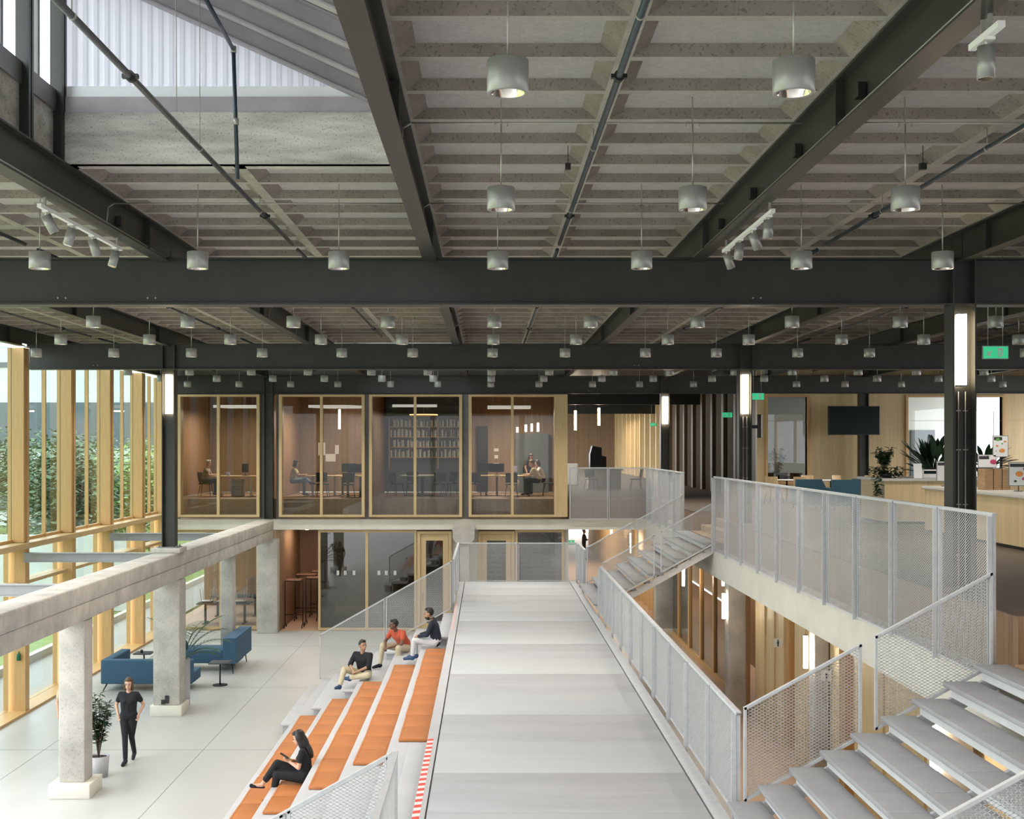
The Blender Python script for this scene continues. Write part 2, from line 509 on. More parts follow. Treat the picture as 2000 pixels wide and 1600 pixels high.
# ---- coffered concrete ceiling
def ceiling():
    b = MB()
    h = 0.085; P = 0.81875; y00 = 8.61; rb = 0.09
    ks = range(-20, 42)
    for i in range(len(BX)-1):
        xa, xb = BX[i], BX[i+1]
        xm = (xa+xb)/2
        for k in ks:
            ya = y00 + P*k
            yb = ya + P
            if i == 2 and (3.0 < ya+0.4 < 11.9 or 32.2 < ya+0.4 < 38.6): continue
            if i == 2 and ya+0.4 >= 11.9 and ya+0.4 < 12.2: continue
            for (ca, cb) in ((xa+0.11, xm-0.055), (xm+0.055, xb-0.11)):
                z0 = Z_RIB; z1 = z0+h
                A = [(ca, ya+rb, z0), (cb, ya+rb, z0), (cb, yb, z0), (ca, yb, z0)]
                T = [(ca+0.12, ya+rb+0.02, z1), (cb-0.12, ya+rb+0.02, z1), (cb-0.12, yb-0.035, z1), (ca+0.12, yb-0.035, z1)]
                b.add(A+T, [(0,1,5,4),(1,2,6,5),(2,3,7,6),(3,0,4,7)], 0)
                b.add(T, [(0,1,2,3)], 1)
                b.add([(ca, ya, z0), (cb, ya, z0), (cb, ya+rb, z0), (ca, ya+rb, z0)], [(0,1,2,3)], 2)
            for (ca, cb) in ((xa, xa+0.11), (xm-0.055, xm+0.055), (xb-0.11, xb)):
                b.add([(ca, ya, Z_RIB), (cb, ya, Z_RIB), (cb, yb, Z_RIB), (ca, yb, Z_RIB)], [(0,1,2,3)], 2)
    return b
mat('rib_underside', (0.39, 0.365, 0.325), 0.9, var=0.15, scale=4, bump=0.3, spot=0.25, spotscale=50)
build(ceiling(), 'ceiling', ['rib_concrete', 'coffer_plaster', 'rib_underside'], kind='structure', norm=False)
# roof build-up above the coffers (keeps the sky out), with the two rooflight openings left free
b = MB()
for (x0, x1, y0, y1) in ((BX[0]-0.5, BX[2]-0.17, -9, 43), (BX[3], 20.6, -9, 92), (BX[2], BX[3], -9, 3.7), (BX[2], BX[3], 12.15, 32.4), (BX[2], BX[3], 39.1, 43)):
    b.box(x0, x1, y0, y1, 9.15, 9.35)
build(b, 'ceiling_roof_slab', 'coffer_plaster', kind='structure')

# ---- I-beams
def ibeam_x(b, x0, x1, yc, z0, z1, w=0.3, t=0.022, tw=0.02, stiff=()):
    b.box(x0, x1, yc-w/2, yc+w/2, z0, z0+t)
    b.box(x0, x1, yc-w/2, yc+w/2, z1-t, z1)
    b.box(x0, x1, yc-tw/2, yc+tw/2, z0+t, z1-t)
    for s in stiff: b.box(s-0.008, s+0.008, yc-w/2+0.01, yc+w/2-0.01, z0+t, z1-t)
def ibeam_y(b, xc, y0, y1, z0, z1, w=0.165, t=0.018, tw=0.014, stiff=()):
    b.box(xc-w/2, xc+w/2, y0, y1, z0, z0+t)
    b.box(xc-w/2, xc+w/2, y0, y1, z1-t, z1)
    b.box(xc-tw/2, xc+tw/2, y0, y1, z0+t, z1-t)
    for s in stiff: b.box(xc-w/2+0.006, xc+w/2-0.006, s-0.007, s+0.007, z0+t, z1-t)

CBL = ['dark steel crossbeam behind the viewer', 'wide dark steel crossbeam spanning the whole hall, nearest and largest', 'dark steel crossbeam, middle one of the hall, meeting the glazed side wall',
       'dark steel crossbeam, farthest, directly above the office windows']
for i, y in enumerate(BY):
    if i == 0: continue
    b = MB()
    st = [x for x in (-7.46, 6.06)]
    ibeam_x(b, -10.75, 20.3, y, Z_MB0, Z_MB1, stiff=[])
    o = build(b, 'steel_crossbeam', 'steel_dark', label=CBL[i], cat='beam', group='steel crossbeams')
    for x in (-7.6, -7.32, 5.92, 6.2):
        s_ = MB(); s_.box(x-0.01, x+0.01, y-0.148, y-0.011, Z_MB0+0.022, Z_MB1-0.022)
        build(s_, 'stiffener_plate', 'steel_dark', parent=o)
    for x in ([-4.3+0.0, 3.45, -5.45] if i == 1 else [3.5, -9.2]):
        for dx in (-0.05, 0.05):
            s_ = MB(); s_.cyl((x+dx, y-0.02, 8.2), (x+dx, y-0.011, 8.2), 0.012, n=8)
            build(s_, 'bolt', 'conduit_metal', parent=o)

BAYN = ['left of the glazed wall', 'nearest the glazed side wall', 'third from the glazed side wall', 'left of the viewer beside the rooflight',
        'right of the viewer with white cable pipes', 'on the line of the tall lit column', 'second beyond the lit column', 'third beyond the lit column', 'fourth beyond the lit column', 'at the far right']
SEC = [(-9.0, 15.59, 'near bay'), (15.91, 28.69, 'middle bay'), (29.01, 41.79, 'far bay')]
for i, x in enumerate(BX):
    for j, (y0, y1, nm) in enumerate(SEC):
        if i == 0 and j == 0: continue
        if j == 0 and i > 6: continue
        # seen at all?
        if j == 0 and i < 2: continue
        if j == 1 and i > 8: continue
        b = MB()
        ibeam_y(b, x, y0, y1, Z_SB0 + 0.022, Z_SB1, stiff=[y1-0.9, y1-6.5])
        b.box(x-0.0825, x+0.0825, y1-0.02, y1+0.158, Z_SB1-0.018, Z_SB1); b.box(x-0.007, x+0.007, y1-0.02, y1+0.158, 8.71, Z_SB1-0.018)
        if j: b.box(x-0.0825, x+0.0825, y0-0.158, y0+0.02, Z_SB1-0.018, Z_SB1); b.box(x-0.007, x+0.007, y0-0.158, y0+0.02, 8.71, Z_SB1-0.018)
        build(b, 'steel_joist', 'steel_dark', label=f'dark steel joist running lengthways in the {nm}, {ORD[i]} from the glazed wall', cat='beam', group=f'steel joists of the {nm}')

# ---- steel columns
def steel_column(x, y, z0, z1, label, cables=False, base=True):
    t = thing('steel_column', (x, y, z0), label, 'column', 'dark steel columns')
    b = MB(); w = 0.15
    b.box(x-w, x-w+0.02, y-w, y+w, z0+0.02, z1); b.box(x+w-0.02, x+w, y-w, y+w, z0+0.02, z1)
    b.box(x-w+0.02, x+w-0.02, y-0.01, y+0.01, z0+0.02, z1)
    build(b, 'shaft', 'steel_dark', t)
    if base:
        b = MB(); b.box(x-0.24, x+0.24, y-0.2, y+0.2, z0, z0+0.02)
        build(b, 'base_plate', 'steel_grey', t)
        for sx in (-0.2, 0.2):
            for sy in (-0.15, 0.15):
                b = MB(); b.cyl((x+sx, y+sy, z0+0.02), (x+sx, y+sy, z0+0.05), 0.018, n=6)
                build(b, 'bolt', 'steel_grey', t)
    if cables:
        for dx in (-0.035, 0.055):
            b = MB(); b.cyl((x+dx, y-0.03, z0+0.02), (x+dx, y-0.03, 7.0), 0.009, n=6)
            for zz in (4.9, 5.55, 6.25, 6.75): b.box(x+dx-0.03, x+dx+0.03, y-0.035, y-0.012, zz, zz+0.012)
            build(b, 'cable', 'conduit_metal', t)
    return t
def column_lamp(x, y, z0, z1, label, group='tube lamps on the columns', m='lamp_warm', r=0.055, hang=None):
    t = thing('tube_lamp', (x, y, z0), label, 'lamp', group)
    b = MB(); b.box(x-r, x+r, y-0.035, y+0.035, z0+0.02, z1-0.02)
    build(b, 'diffuser', m, t)
    b = MB(); b.box(x-r-0.005, x+r+0.005, y-0.04, y+0.04, z0, z0+0.02); b.box(x-r-0.005, x+r+0.005, y-0.04, y+0.04, z1-0.02, z1)
    if hang: b.cyl((x, y, z1), (x, y, hang), 0.005, n=6)
    build(b, 'end_cap', 'steel_grey', t)
    return t
steel_column(-7.46, 28.85, 3.93, Z_MB0, 'dark steel column standing on the long concrete beam')
steel_column(-7.43, 41.80, 3.82, Z_MB0, 'dark steel column between the two leftmost office windows', base=False)
steel_column(6.06, 15.75, 3.82, Z_MB0, 'tall dark steel column behind the mesh balustrade, nearest the viewer', True)
steel_column(6.03, 28.85, 3.82, Z_MB0, 'dark steel column at the end of the long balustrade', True)
steel_column(6.03, 41.80, 3.82, Z_MB0, 'dark steel column at the corner of the upper corridor')
steel_column(12.75, 41.7, 3.82, Z_MB0, 'dark steel column behind the wall screen')
column_lamp(6.03, 15.64, 7.06, 8.0, 'bright warm tube lamp on the nearest tall column')
column_lamp(6.03, 28.74, 7.04, 8.0, 'bright warm tube lamp on the column at the end of the long balustrade', r=0.065)
column_lamp(6.03, 41.64, 7.04, 8.0, 'bright warm tube lamp on the column at the upper corridor corner', r=0.08)
column_lamp(-7.46, 28.74, 7.04, 8.0, 'bright warm tube lamp on the column over the concrete beam', r=0.065)

# ---- old concrete frame on the left
def conc_column(x, y, w, d, ztop, label, base=None, cap=None, z0=0.0):
    t = thing('concrete_column', (x, y, z0), label, 'column', 'concrete columns')
    zb = z0
    if base:
        b = MB(); b.rbox(x-base[0]/2, x+base[0]/2, y-base[1]/2, y+base[1]/2, z0, z0+base[2], 0.012)
        build(b, 'plinth', 'concrete_slab_edge', t); zb = z0+base[2]
    b = MB(); b.rbox(x-w/2, x+w/2, y-d/2, y+d/2, zb, ztop, 0.02)
    build(b, 'shaft', 'concrete_pale', t)
    if cap:
        b = MB(); b.prism([(x-w/2, ztop), (x+w/2, ztop), (x+cap/2, ztop+0.18), (x+cap/2, ztop+0.62), (x-cap/2, ztop+0.62), (x-cap/2, ztop+0.18)], 1, y-d/2-0.05, y+d/2+0.05)
        build(b, 'capital', 'concrete_pale', t)
    return t
conc_column(-7.47, 22.3, 0.47, 0.45, 3.17, 'slender concrete column on a square plinth, nearest the viewer beside the potted shrub', base=(0.74, 0.74, 0.26))
c2 = conc_column(-7.50, 29.0, 0.62, 0.60, 3.17, 'thick concrete column on a low plinth in front of the blue sofa', base=(0.74, 0.74, 0.25))
b = MB(); b.box(-7.52, -7.44, 28.66, 28.71, 0.30, 0.48); b.box(-7.61, -7.53, 28.66, 28.71, 0.28, 0.38)
build(b, 'socket_box', 'black_plastic', c2)
conc_column(-7.50, 35.55, 0.36, 0.40, 3.17, 'slim concrete column without plinth beyond the blue sofa')
conc_column(-7.42, 41.60, 0.70, 0.45, 3.17, 'broad concrete column at the end of the long concrete beam')
conc_column(-0.80, 41.62, 0.40, 0.30, 3.0, 'concrete column with a wide capital behind the deck balustrade', cap=0.74)
b = MB()
b.rbox(-7.75, -7.21, 6, 41.35, 3.18, 3.495, 0.012); b.rbox(-7.77, -7.19, 6, 41.35, 3.50, 3.82, 0.03); b.box(-7.74, -7.22, 6.02, 41.33, 3.48, 3.52)
for q in range(22): b.box(-7.196, -7.187, 6.9+1.62*q, 6.908+1.62*q, 3.52, 3.79); b.box(-7.216, -7.207, 7.7+1.62*q, 7.708+1.62*q, 3.2, 3.48)
build(b, 'concrete_beam', 'concrete_pale', label='long pale concrete beam on columns crossing the lower left of the hall', cat='beam')
b = MB(); b.rbox(-7.82, -7.14, 28.5, 29.2, 3.82, 3.93, 0.01)
build(b, 'concrete_pad', 'concrete_pale', label='concrete pad under the steel column on the long beam', cat='pad')
for i, y in enumerate((22.3, 28.9, 35.45)):
    b = MB(); ibeam_x(b, -10.9, -7.78, y, 3.58, 3.80, w=0.16, t=0.016, tw=0.012)
    build(b, 'steel_tie_beam', 'steel_light', label=['small grey steel tie beam to the glazed wall, nearest the viewer', 'small grey steel tie beam to the glazed wall beside the steel column', 'small grey steel tie beam to the glazed wall, farthest of three'][i], cat='beam', group='tie beams to the glazed wall')

# ---- glazed side wall: timber fins, transoms, panes
XF = -10.88
FY = [22.3, 25.7, 29.05, 32.35, 35.65, 38.95, 41.7]
for i, y in enumerate(FY[1:]):
    t = thing('timber_post', (XF-0.3, y, 0), f'amber timber post of the glazed side wall, {ORD[i]} from the viewer', 'post', 'timber posts of the glazed wall')
    b = MB(); b.box(XF-0.40, XF, y-0.02, y+0.13, 4.04, 8.62); build(b, 'upper_fin', 'timber_amber', t)
    b = MB(); b.box(XF-0.40, XF-0.02, y-0.17, y-0.05, 4.04, 8.62); build(b, 'upper_fin', 'timber_amber', t)
    b = MB(); b.box(XF-0.56, XF-0.26, y-0.02, y+0.16, 0.06, 3.90); build(b, 'lower_fin', 'timber_amber', t)
    b = MB(); b.box(XF-0.26, XF, y-0.12, y+0.14, 0.06, 3.90); build(b, 'lower_fin', 'timber_amber', t)
    b = MB(); b.box(XF-0.41, XF-0.03, y-0.05, y-0.02, 4.04, 8.62); build(b, 'joint', 'steel_grey', t)
b = MB(); b.box(XF-0.50, XF+0.10, 20, 41.5, 3.90, 4.03)
build(b, 'trim_1', 'sill_timber', kind='structure')
b = MB(); b.box(XF-0.55, XF+0.04, 20, 41.5, 0.0, 0.06)
build(b, 'trim_2', 'timber_amber', kind='structure')
b = MB()
for a, c in zip(FY[:-1], FY[1:]): b.box(XF-0.50, XF-0.10, a+0.2, c-0.2, 3.02, 3.10)
build(b, 'trim_3', 'sill_timber', kind='structure')
for i, (a, c) in enumerate(zip(FY[:-1], FY[1:])):
    t = thing('window_%d' % (i+1), (XF-0.3, (a+c)/2, 0), None, None, kind='structure')
    b = MB(); b.box(XF-0.32, XF-0.30, a+0.13, c-0.17, 4.03, 8.62); build(b, 'upper_pane', 'pane_facade', t)
    b = MB(); b.box(XF-0.42, XF-0.40, a+0.16, c-0.12, 0.06, 3.90); build(b, 'lower_pane', 'pane_facade', t)
    b = MB(); m_ = (a+c)/2+0.3
    b.box(XF-0.36, XF-0.26, m_-0.03, m_+0.03, 4.03, 8.62); b.box(XF-0.36, XF-0.28, a+0.13, c-0.17, 4.03, 4.10)
    build(b, 'mullion', 'timber_amber', t)
# ---- rooflight over the bay left of the viewer
def corrugated(b, poly_top, y, x0, x1, z0, per=0.105, amp=0.035):
    x = x0; n = int((x1-x0)/per)
    for i in range(n+1):
        xa = x0+i*per
        prof = [(xa, y), (xa+per*0.45, y), (xa+per*0.55, y-amp), (xa+per*0.9, y-amp), (xa+per, y)]
        for (xp, yp), (xq, yq) in zip(prof[:-1], prof[1:]):
            if xq > x1: break
            zp, zq = poly_top(xp), poly_top(xq)
            if zp <= z0 or zq <= z0: continue
            b.add([(xp, yp, z0), (xq, yq, z0), (xq, yq, zq), (xp, yp, zp)], [(0,1,2,3)])
def rooflight(y0, y1, first):
    x0, x1 = BX[2], BX[3]
    nm = 'near' if first else 'far'
    top = lambda x: 11.18 - (x-x0)*0.455       # underside line of the sloping roof
    b = MB()
    b.box(x0-0.10, x1-0.08, y1, y1+0.2, 9.03, 9.535)
    b.box(x0-0.16, x0-0.085, y0, y1-0.02, 9.03, 9.55)
    b.box(x1-0.06, x1+0.12, y0, y1+0.2, 9.10, 9.60)
    build(b, 'wall_rooflight_%s' % nm, 'concrete_rough', kind='structure')
    b = MB(); b.box(x0-0.10, x1-0.06, y1+0.02, y1+0.14, 9.535, 9.69)
    build(b, 'trim_channel_%s' % nm, 'steel_mauve', kind='structure')
    b = MB(); b.box(x0-0.10, x1-0.06, y1+0.05, y1+0.10, 9.69, 9.80)
    build(b, 'trim_flashing_%s' % nm, 'flashing_white', kind='structure')
    b = MB(); corrugated(b, top, y1+0.12, x0-0.10, x1-0.05, 9.80)
    build(b, 'wall_corrugated_%s' % nm, 'corrugated_sheet', kind='structure', norm=False)
    # sloping roof deck
    b = MB()
    b.prism([(x0-0.6, 11.18+0.6*0.455+0.02), (x1+0.25, top(x1+0.25)+0.02), (x1+0.25, top(x1+0.25)+0.14), (x0-0.6, 11.18+0.6*0.455+0.14)], 1, y0-0.3, y1+0.5)
    build(b, 'ceiling_rooflight_%s' % nm, 'steel_mauve', kind='structure')
    if first:
        for i in range(6):
            y = y1-0.02-0.82*i
            b = MB()
            L = math.hypot(x1-x0, (x1-x0)*0.455); an = math.atan(0.455)
            cx = (x0+x1)/2; cz = top(cx)
            b.ob((cx, y, cz-0.02), (L, 0.12, 0.018), (0, an, 0)); b.ob((cx, y, cz-0.20), (L, 0.12, 0.018), (0, an, 0)); b.ob((cx, y, cz-0.11), (L, 0.012, 0.17), (0, an, 0))
            build(b, 'roof_rafter', 'steel_mauve', label=f'sloping mauve-grey roof rafter under the rooflight, {ORD[i]} from the corrugated wall', cat='rafter', group='sloping rafters of the rooflight')
    # window side
    n = int((y1-y0)/0.87)
    for i in range(n+1):
        y = y1-0.87*i
        if first:
            b = MB(); b.box(x0-0.12, x0+0.02, y-0.012, y+0.012, 9.03, 11.15); b.box(x0-0.0, x0+0.02, y-0.06, y+0.06, 9.03, 11.15)
            if y < 6.5: continue
            build(b, 'rooflight_post', 'steel_dark', label=f'dark steel post of the rooflight window, {ORD[i]} from the corrugated wall', cat='post', group='posts of the rooflight window')
    if first:
        b = MB()
        for i in range(8): b.box(x0-0.12, x0-0.07, y1-0.87*i-0.47, y1-0.87*i-0.41, 9.75, 11.15)
        build(b, 'trim_rooflight_mullion', 'steel_grey', kind='structure')
    b = MB(); b.box(x0-0.14, x0-0.06, y0, y1, 9.55, 9.75)
    build(b, 'trim_sill_%s' % nm, 'steel_grey', kind='structure')
    b = MB(); b.box(x0-0.11, x0-0.10, y0, y1, 9.75, 11.15)
    build(b, 'window_rooflight_%s' % nm, 'pane_clear', kind='structure')
rooflight(3.4, 11.89, True)
rooflight(32.4, 38.9, False)

# ---- mezzanine slab and platform
b = MB()
b.box(5.43, 20.4, -2, 42.3, Z_SLABB, Z_SLAB)
b.box(-11.2, 5.43, 41.85, 42.35, 3.46, Z_SLAB+0.02)
build(b, 'floor_mezzanine', 'concrete_slab_edge', kind='structure')
b = MB()
XP = 5.68
for (y0, y1, xx) in ((-2, 8.45, XP), (8.45, 13.15, 6.45), (13.15, 29.4, XP), (29.4, 34.0, 6.45), (34.0, 42.3, XP)):
    b.box(xx, 20.4, y0, y1, Z_SLAB, Z_UP-0.02, 0)
    b.box(xx-0.02, 20.4, y0-0.001, y1, Z_UP-0.02, Z_UP, 1)
b.box(2.75, 20.4, 42.3, 90, Z_SLAB, Z_UP-0.02, 0); b.box(2.75, 20.4, 42.28, 90, Z_UP-0.02, Z_UP, 1)
b.box(2.75, XP, 42.0, 42.3, Z_SLAB+0.02, Z_UP, 0)
build(b, 'floor_platform', ['panel_brown_y', 'platform_floor'], kind='structure')
mat('slab_soffit', (0.45, 0.43, 0.38), 0.9, var=0.08, scale=2)
# timber steps up to the platform inside both stair openings
for nm, y0, y1 in (('beside the near stair', 8.5, 13.1), ('beside the far stair', 29.45, 33.95)):
    t = thing('timber_steps', (6.1, (y0+y1)/2, Z_SLAB), 'flight of broad timber steps onto the upper floor ' + nm, 'steps', 'timber steps')
    for i in range(3):
        b = MB(); b.box(5.62+0.28*i, 6.45, y0, y1, Z_SLAB+0.175*i+(0.001 if i else 0.0), Z_SLAB+0.175*(i+1))
        build(b, 'step', 'step_timber', t)

# ---- walls
# upper right timber wall
def wall_with_holes(b, x0, x1, y0, y1, z0, z1, holes, mi=0):
    xs = sorted({x0, x1, *[h[0] for h in holes], *[h[1] for h in holes]})
    for a, c in zip(xs[:-1], xs[1:]):
        hs = [h for h in holes if h[0] <= a and h[1] >= c]
        if not hs: b.box(a, c, y0, y1, z0, z1, mi)
        else:
            h = hs[0]
            if h[2] > z0: b.box(a, c, y0, y1, z0, h[2], mi)
            if h[3] < z1: b.box(a, c, y0, y1, h[3], z1, mi)
b = MB(); wall_with_holes(b, 9.3, 20.4, 42.4, 42.6, Z_UP, 9.0, [(9.66, 11.02, 5.1, 8.0), (14.5, 17.75, 4.9, 8.0)])
b.box(9.3, 20.4, 42.38, 42.4, 7.18, 7.19)
build(b, 'wall_dining', 'panel_pale_x', kind='structure')
for k, (a, c, z0) in enumerate(((9.66, 11.02, 5.1), (14.5, 17.75, 4.9))):
    t = thing('window_%d' % (11+k), ((a+c)/2, 42.45, z0), None, None, kind='structure')
    b = MB(); b.box(a-0.08, a, 42.32, 42.6, z0-0.08, 8.06); b.box(c, c+0.08, 42.32, 42.6, z0-0.08, 8.06); b.box(a, c, 42.32, 42.6, 8.0, 8.06); b.box(a, c, 42.32, 42.6, z0-0.08, z0)
    build(b, 'frame', 'timber_amber', t)
    b = MB(); b.box(a, c, 42.5, 42.51, z0, 8.0); build(b, 'pane', 'pane_dim' if k == 0 else 'pane_clear', t)
# white room behind the dining wall, daylit by its own windows
b = MB()
b.box(9.3, 20.4, 49.0, 49.1, Z_UP, 5.2); b.box(9.3, 20.4, 49.0, 49.1, 7.7, 9.0)
for x, x2 in ((9.3, 12.75), (13.2, 19.3), (20.2, 20.4)): b.box(x, x2, 49.0, 49.1, 5.2, 7.7)
b.box(9.35, 9.45, 42.6, 49, Z_UP, 9.0)
build(b, 'wall_white_room', 'white_paint', kind='structure')
b = MB(); b.box(16.86, 17.82, 48.93, 48.99, Z_UP, 6.95); build(b, 'door_5', 'render_dark', kind='structure')
b = MB(); b.box(20.3, 20.4, -2, 42.4, 0, 5.2); b.box(20.3, 20.4, -2, 42.4, 8.0, 9.05)
for q in range(9): b.box(20.3, 20.4, -2+5.5*q, -1.2+5.5*q, 5.2, 8.0)  # gaps between these piers added to let daylight reach the dining wall
build(b, 'wall_right', 'panel_pale_y', kind='structure')

# dark timber corridor wall with projecting door piers, upper floor
b = MB()
y = 42.6
def vq(b, xa, ya, xb, yb, mi): b.add([(xa, ya, Z_UP), (xb, yb, Z_UP), (xb, yb, 8.95), (xa, ya, 8.95)], [(0,1,2,3)], mi)
while y < 88:
    m0 = 2 if y > 62 else 0
    vq(b, 9.3, y, 9.3, y+1.7, m0); vq(b, 9.3, y+1.7, 9.12, y+1.72, 1 if not m0 else 2); vq(b, 9.12, y+1.72, 9.12, y+1.85, m0); vq(b, 9.12, y+1.85, 8.98, y+1.87, m0); vq(b, 8.98, y+1.87, 8.98, y+2.3, m0); vq(b, 8.98, y+2.3, 9.3, y+2.32, m0)
    y += 2.32
build(b, 'wall_bronze', ['wall_bronze', 'door_edge_metal', 'panel_pale_y'], kind='structure', norm=False)
b = MB(); b.box(2.7, 9.4, 88.2, 88.4, Z_UP, 9.0); build(b, 'wall_corridor_end', 'panel_brown_x', kind='structure')
b = MB()
b.box(2.72, 9.3, 52.9, 53.1, 8.1, 9.05); b.box(2.72, 9.3, 66.0, 66.2, 8.05, 9.05)
build(b, 'ceiling_downstand', 'steel_dark', kind='structure')
b = MB(); b.box(2.7, 20.4, 42.15, 92, 9.05, 9.12)
build(b, 'ceiling_corridor', 'steel_dark', kind='structure')

# ---- two storeys of rooms at the end: upper offices
WX = [(-10.52, -7.74), (-7.08, -4.17), (-4.02, -0.86), (-0.64, 2.72)]
ZW0, ZW1 = 3.90, 8.06
for i, (a, c) in enumerate(WX):
    t = thing('window_%d' % (21+i), ((a+c)/2, 41.9, ZW0), None, None, kind='structure')
    y0, y1 = 41.70, 42.1
    if i == 3: cc = c-0.35
    else: cc = c
    fr = 0.10
    b = MB()
    b.box(a, a+fr, y0, y1, ZW0, ZW1); b.box(cc-fr, cc, y0, y1, ZW0, ZW1)
    b.box(a+fr, cc-fr, y0, y1, ZW0, ZW0+0.07); b.box(a+fr, cc-fr, y0, y1, ZW1-0.07, ZW1)
    build(b, 'frame', 'timber_pale', t)
    m_ = (a+cc)/2 - 0.02
    b = MB(); b.box(m_-0.045, m_+0.045, y0+0.04, y0+0.2, ZW0+0.07, ZW1-0.07)
    build(b, 'mullion', 'timber_pale', t)
    for (p, q) in ((a+fr, m_-0.045), (m_+0.045, cc-fr)):
        b = MB(); b.box(p, q, y0+0.12, y0+0.13, ZW0+0.07, ZW1-0.07)
        build(b, 'pane', 'pane_office', t)
    if i == 3:
        b = MB(); b.box(cc, c, y0+0.02, y1, ZW0, ZW1); build(b, 'side_panel', 'timber_pale', t)
b = MB()
for (a, c) in ((-10.9, -10.52), (-7.74, -7.62), (-7.22, -7.08), (-4.17, -4.02), (-0.86, -0.64)):
    b.box(a, c, 41.99, 42.1, Z_SLAB+0.02, 8.07)
b.box(-10.9, 2.72, 42.13, 42.2, 8.07, 9.0)
build(b, 'wall_office_front', 'steel_grey', kind='structure')
b = MB()
b.box(-10.9, 2.72, 42.35, 48.6, Z_SLAB, Z_UP-0.01, 0)
build(b, 'floor_offices', 'panel_brown_x', kind='structure')
b = MB(); b.box(-10.9, 2.72, 48.6, 48.8, Z_UP, 9.0); build(b, 'wall_office_back', 'panel_brown_x', kind='structure')
b = MB(); b.box(-4.0, -0.9, 48.5, 48.59, Z_UP, 8.9); build(b, 'wall_library', 'render_dark', kind='structure')
for k, x in enumerate((-10.95, -7.46, -4.11, -0.75, 2.62)):
    b = MB(); b.box(x-0.06, x+0.06, 42.4, 48.6, Z_UP, 8.9); build(b, 'wall_partition_%d' % k, 'panel_brown_y', kind='structure')
b = MB(); b.box(-11.0, 2.72, 42.2, 48.9, 8.55, 8.65); build(b, 'ceiling_offices', 'panel_dark', kind='structure')

# ---- lower rooms
def glazed(name, a, c, z0, z1, y0, frame=0.09, mull=None, pane='pane_dark', depth=0.14):
    t = thing(name, ((a+c)/2, y0, z0), None, None, kind='structure')
    b = MB()
    b.box(a, a+frame, y0, y0+depth, z0, z1); b.box(c-frame, c, y0, y0+depth, z0, z1)
    b.box(a+frame, c-frame, y0, y0+depth, z0, z0+frame); b.box(a+frame, c-frame, y0, y0+depth, z1-frame, z1)
    build(b, 'frame', 'timber_pale', t)
    ed = [a+frame]
    if mull:
        for m_ in mull:
            b = MB(); b.box(m_-0.05, m_+0.05, y0, y0+depth, z0+frame, z1-frame); build(b, 'mullion', 'timber_pale', t)
            ed += [m_-0.05, m_+0.05]
    ed.append(c-frame)
    for p, q in zip(ed[::2], ed[1::2]):
        b = MB(); b.box(p, q, y0+0.06, y0+0.07, z0+frame, z1-frame); build(b, 'pane', pane, t)
    return t
YL = 42.1
glazed('window_31', -10.85, -9.1, 0.02, 3.44, YL, mull=None, pane='pane_dim')
glazed('window_32', -9.1, -7.80, 0.02, 3.44, YL, frame=0.12, pane='pane_dim')
glazed('window_33', -5.78, -2.42, 0.02, 3.44, YL-0.15, mull=[-4.12], frame=0.08)
glazed('window_34', 0.95, 2.62, 0.02, 3.44, YL-0.1, frame=0.08)
def door(name, a, c, za, zb, y0):
    t = thing(name, ((a+c)/2, y0, 0), None, None, kind='structure')
    b = MB(); b.box(a, a+0.11, y0, y0+0.16, za, zb); b.box(c-0.11, c, y0, y0+0.16, za, zb); b.box(a+0.11, c-0.11, y0, y0+0.16, zb-0.10, zb)
    build(b, 'frame', 'timber_pale', t)
    b = MB(); wall_with_holes(b, a+0.12, c-0.12, y0+0.04, y0+0.09, za, zb-0.11, [(a+0.30, c-0.30, za+0.25, zb-0.32)])
    build(b, 'leaf', 'timber_pale', t)
    b = MB(); b.box(a+0.30, c-0.30, y0+0.06, y0+0.07, za+0.25, zb-0.32); build(b, 'pane', 'pane_dark', t)
    b = MB(); b.cyl((a+0.2, y0, 1.05), (a+0.2, y0, 1.3), 0.012); build(b, 'handle', 'steel_grey', t)
door('door_1', -2.40, -1.22, 0.02, 3.40, YL-0.15)
door('door_2', -0.32, 0.93, 0.02, 3.40, YL-0.1)
b = MB()
b.box(-7.10, -5.80, 46.4, 46.5, 0, 3.5)
b.box(-7.18, -7.08, 41.9, 46.4, 0, 3.46); b.box(-5.80, -5.74, 42.2, 46.4, 0, 3.46)
build(b, 'wall_recess', 'panel_brown_x', kind='structure')
b = MB()
for (a, c) in ((-11.2, -10.87), (-7.8, -7.72), (-1.22, -0.32), (2.62, 2.78)):
    b.box(a, c, YL, YL+0.16, 0, 3.46)
build(b, 'wall_lower_front', 'concrete_slab_edge', kind='structure')
b = MB(); b.box(-11.2, 2.78, 48.6, 48.75, 0, 3.46); build(b, 'wall_lower_back', 'panel_brown_x', kind='structure')
b = MB(); b.box(-11.2, 20.4, 42.35, 92, 3.46, 3.79); build(b, 'ceiling_lower', 'slab_soffit', kind='structure')
b = MB(); b.box(2.66, 2.78, 42.35, 80, 0, 3.46); build(b, 'wall_corridor_left', 'white_paint', kind='structure')

